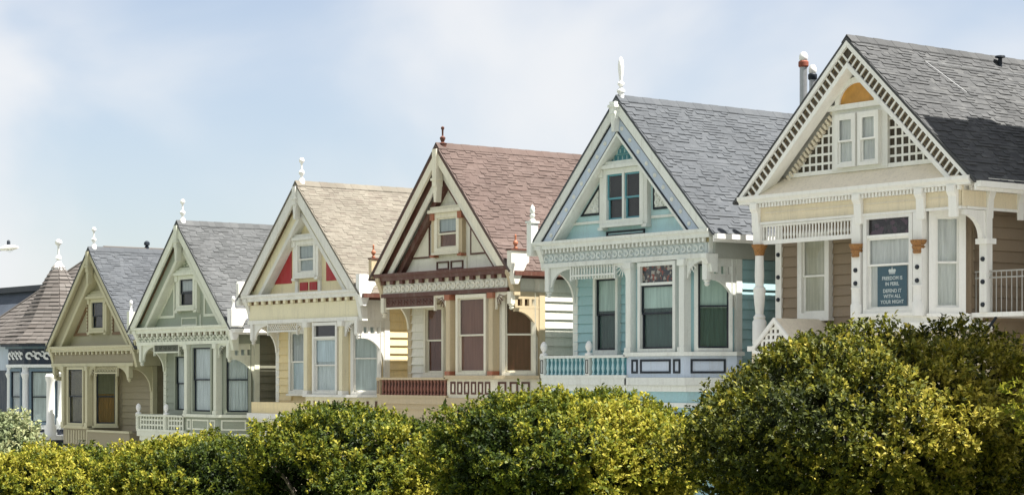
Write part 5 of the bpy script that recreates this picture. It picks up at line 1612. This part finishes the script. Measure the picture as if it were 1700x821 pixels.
def crown_mesh(name, centre, rad, n_sprig, leaf, seed, mat, per=8, hollow=None, n_in=6500, flat=1.0, yellow=0.0, lean=0.0):
    r = np.random.default_rng(seed)
    rad = np.array(rad)
    def place(n, lo, hi):
        d = r.normal(size=(n, 3)); d /= np.linalg.norm(d, axis=1)[:, None]
        d = d[d[:, 2] > -0.75]
        # superellipsoid: broad shoulders, flat-ish clipped top
        p = 2.6
        q = (np.abs(d) ** p).sum(1) ** (-1 / p)
        lump = 1 + 0.075 * vnoise(d * 1.0, seed, 5.0) + 0.075 * vnoise(d, seed + 1, 12.0) + 0.045 * vnoise(d, seed + 2, 26.0)
        t = lo + (hi - lo) * r.random(len(d)) ** 0.6
        t += np.where(r.random(len(d)) < 0.05, r.random(len(d)) * 0.09, 0) * (hi > 1)      # stray shoots
        P = d * (q * lump * t)[:, None] * rad
        P[:, :2] *= (1 + 0.50 * np.clip(P[:, 2] / rad[2] - 0.10, -1.1, 0))[:, None]
        P[:, 2] += lean * (P[:, 0] * 0.61 + P[:, 1] * 0.79)
        if hi > 1:                                        # pockets between the clumps of shoots
            keep = vnoise(d, seed + 9, 30.0) + 0.6 * vnoise(d, seed + 10, 55.0) > -0.55
            keep |= t < 0.88
            P, d = P[keep], d[keep]
        N = d / rad; N[:, 2] -= 0.25 * (d[:, 2] < 0); N /= np.linalg.norm(N, axis=1)[:, None]
        return P, N
    P, N = place(n_sprig, 0.82, 1.03)
    Pi, Ni = place(n_in, 0.45, 0.88)
    if hollow is not None:
        hc, hr = np.array(hollow[0]), hollow[1]
        k = (np.linalg.norm((P - hc), axis=1) > hr * (0.85 + 0.3 * r.random(len(P)))); P, N = P[k], N[k]
        k = (np.linalg.norm((Pi - hc), axis=1) > hr * 0.9); Pi, Ni = Pi[k], Ni[k]
    # sprigs: a whorl of leaves round an outward-and-upward shoot
    m = len(P)
    ax = N * 0.8 + np.array([0, 0, 0.55]) + r.normal(size=(m, 3)) * 0.35
    ax /= np.linalg.norm(ax, axis=1)[:, None]
    C = np.repeat(P, per, 0); A = np.repeat(ax, per, 0)
    M = m * per
    rnd = r.normal(size=(M, 3)); rnd -= (rnd * A).sum(1)[:, None] * A; rnd /= np.linalg.norm(rnd, axis=1)[:, None]
    lift = r.uniform(0.1, 1.0, M)
    D = rnd * (1.0 - 0.55 * lift)[:, None] + A * (0.25 + 0.75 * lift)[:, None]; D /= np.linalg.norm(D, axis=1)[:, None]
    S = np.cross(D, A + r.normal(size=(M, 3)) * 0.3); S /= np.linalg.norm(S, axis=1)[:, None] + 1e-9
    O = C + A * (r.uniform(-1.2, 0.9, M) * leaf)[:, None]
    Ln = leaf * r.uniform(0.75, 1.35, M)
    Wd = Ln * r.uniform(0.44, 0.62, M)
    # tone: young sprigs are yellower, clump by clump
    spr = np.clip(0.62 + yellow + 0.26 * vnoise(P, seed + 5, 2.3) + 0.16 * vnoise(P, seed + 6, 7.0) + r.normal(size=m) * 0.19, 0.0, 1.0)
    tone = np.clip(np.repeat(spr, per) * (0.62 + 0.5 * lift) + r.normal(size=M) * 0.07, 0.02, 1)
    # inner twigs' leaves: larger, tone painted near-black as shade inside the crown
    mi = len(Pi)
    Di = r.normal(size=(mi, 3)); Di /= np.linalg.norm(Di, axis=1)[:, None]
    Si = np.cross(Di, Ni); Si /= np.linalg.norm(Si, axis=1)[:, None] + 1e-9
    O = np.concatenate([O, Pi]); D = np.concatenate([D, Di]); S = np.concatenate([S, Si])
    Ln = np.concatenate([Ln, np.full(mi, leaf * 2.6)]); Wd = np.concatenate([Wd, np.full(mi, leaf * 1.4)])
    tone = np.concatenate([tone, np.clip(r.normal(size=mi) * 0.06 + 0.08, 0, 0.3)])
    nrm = np.cross(S, D)
    n = len(O)
    V = np.empty((n, 4, 3))
    V[:, 0] = O
    V[:, 1] = O + D * (Ln * 0.55)[:, None] + S * (Wd * 0.5)[:, None] + nrm * (Ln * 0.08)[:, None]
    V[:, 2] = O + D * Ln[:, None] - nrm * (Ln * 0.1)[:, None]
    V[:, 3] = O + D * (Ln * 0.55)[:, None] - S * (Wd * 0.5)[:, None] + nrm * (Ln * 0.08)[:, None]
    V += np.array(centre)
    me = bpy.data.meshes.new(name)
    me.vertices.add(n * 4); me.vertices.foreach_set('co', V.reshape(-1))
    me.loops.add(n * 4); me.loops.foreach_set('vertex_index', np.arange(n * 4, dtype=np.int32))
    me.polygons.add(n); me.polygons.foreach_set('loop_start', np.arange(0, n * 4, 4, dtype=np.int32))
    me.update()
    at = me.attributes.new('tone', 'FLOAT', 'FACE')
    at.data.foreach_set('value', tone.astype(np.float32))
    me.materials.append(mat)
    return me

def trunk_mesh(parent, h, spread, seed, stems=6):
    r = random.Random(seed)
    MB().tube([(0, 0, -0.2), (0.02, 0.0, 0.25), (0.0, 0.02, 0.55)], [0.20, 0.15, 0.13], 10).build('trunk', BARK, parent, True)
    for i in range(stems):
        a = 2 * math.pi * i / stems + r.random() * 0.6
        p = [(0, 0, 0.45)]
        d = Vector((math.cos(a), math.sin(a), 0))
        for k in range(1, 6):
            t = k / 5
            q = d * spread * (t ** 1.1) * 0.8 + Vector((r.uniform(-.08, .08), r.uniform(-.08, .08), 0.45 + (h - 0.7) * t))
            p.append(tuple(q))
        MB().tube(p, [0.085, 0.07, 0.055, 0.042, 0.03, 0.012], 7).build('limb', BARK, parent, True)
        for b in range(4):
            k = r.randrange(2, 5)
            q = Vector(p[k])
            e = q + Vector((r.uniform(-.5, .5), r.uniform(-.5, .5), r.uniform(.25, .7)))
            MB().tube([tuple(q), tuple((q + e) / 2 + Vector((0, 0, .06))), tuple(e)], [0.025, 0.018, 0.006], 5).build('twig', BARK, parent, True)

def clipped_tree(x, y, top, rad, label, seed, n_sprig, leaf=0.055, mat=None, hollow=None, yellow=0.0, cz=None, lean=0.0):
    base = gz(x)
    t = thing('clipped_tree', (x, y, base), label, 'tree', 'clipped trees along the park edge')
    czz = (top - rad[2] * 1.03 - base) if cz is None else cz
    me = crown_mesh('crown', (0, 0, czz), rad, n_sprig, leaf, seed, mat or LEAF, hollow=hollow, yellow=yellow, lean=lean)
    o = link('crown', me, t)
    trunk_mesh(t, czz + rad[2] * 0.5, rad[0] * 0.8, seed)
    return t

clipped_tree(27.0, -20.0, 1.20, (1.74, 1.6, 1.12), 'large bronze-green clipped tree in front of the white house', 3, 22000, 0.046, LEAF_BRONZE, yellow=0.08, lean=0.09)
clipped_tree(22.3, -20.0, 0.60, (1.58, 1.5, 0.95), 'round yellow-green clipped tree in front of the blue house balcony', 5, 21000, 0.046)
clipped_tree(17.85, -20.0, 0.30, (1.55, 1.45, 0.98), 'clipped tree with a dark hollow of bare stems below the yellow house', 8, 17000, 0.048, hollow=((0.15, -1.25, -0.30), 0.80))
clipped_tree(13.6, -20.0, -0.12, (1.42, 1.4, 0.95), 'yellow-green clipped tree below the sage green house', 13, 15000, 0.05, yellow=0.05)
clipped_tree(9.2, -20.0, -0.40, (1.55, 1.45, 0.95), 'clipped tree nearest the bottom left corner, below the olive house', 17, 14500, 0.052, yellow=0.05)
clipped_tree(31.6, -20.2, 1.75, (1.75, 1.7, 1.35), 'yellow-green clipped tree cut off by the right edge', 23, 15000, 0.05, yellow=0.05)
# paler shrub further down the street
def pale_shrub():
    x, y = 1.5, -17.6
    base = gz(x)
    t = thing('pale_shrub', (x, y, base), 'pale grey-green rounded shrub at the left edge before the turret house', 'shrub')
    top = -0.05 - base
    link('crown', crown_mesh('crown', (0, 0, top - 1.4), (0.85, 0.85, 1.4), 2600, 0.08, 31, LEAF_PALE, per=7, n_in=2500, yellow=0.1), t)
    trunk_mesh(t, top - 0.8, 1.0, 31, 5)
pale_shrub()

# tall tree off the right edge: its crown throws the shade on the right half of the bronze tree
def shade_tree(x, y, h, rad, seed):
    base = gz(x)
    t = thing('park_tree', (x, y, base), 'tall dark evergreen tree past the right edge, shading the bronze-green clipped tree', 'tree')
    link('crown', crown_mesh('crown', (0, 0, h - rad[2]), rad, 4200, 0.13, seed, LEAF, per=7, n_in=3500), t)
    MB().tube([(0, 0, -0.3), (0.1, 0.05, h * 0.4), (0, 0, h * 0.85)], [0.32, 0.24, 0.08], 12).build('trunk', BARK, t, True)
    r = random.Random(seed)
    for i in range(8):
        a = i * 2.4
        z = h * (0.45 + 0.05 * i)
        MB().tube([(0, 0, z), (math.cos(a) * rad[0] * .4, math.sin(a) * rad[1] * .4, z + 0.5), (math.cos(a) * rad[0] * .8, math.sin(a) * rad[1] * .8, z + 0.8)], [0.1, 0.06, 0.02], 7).build('limb', BARK, t, True)
shade_tree(32.25, -15.95, 13.2, (1.75, 1.75, 2.4), 41)
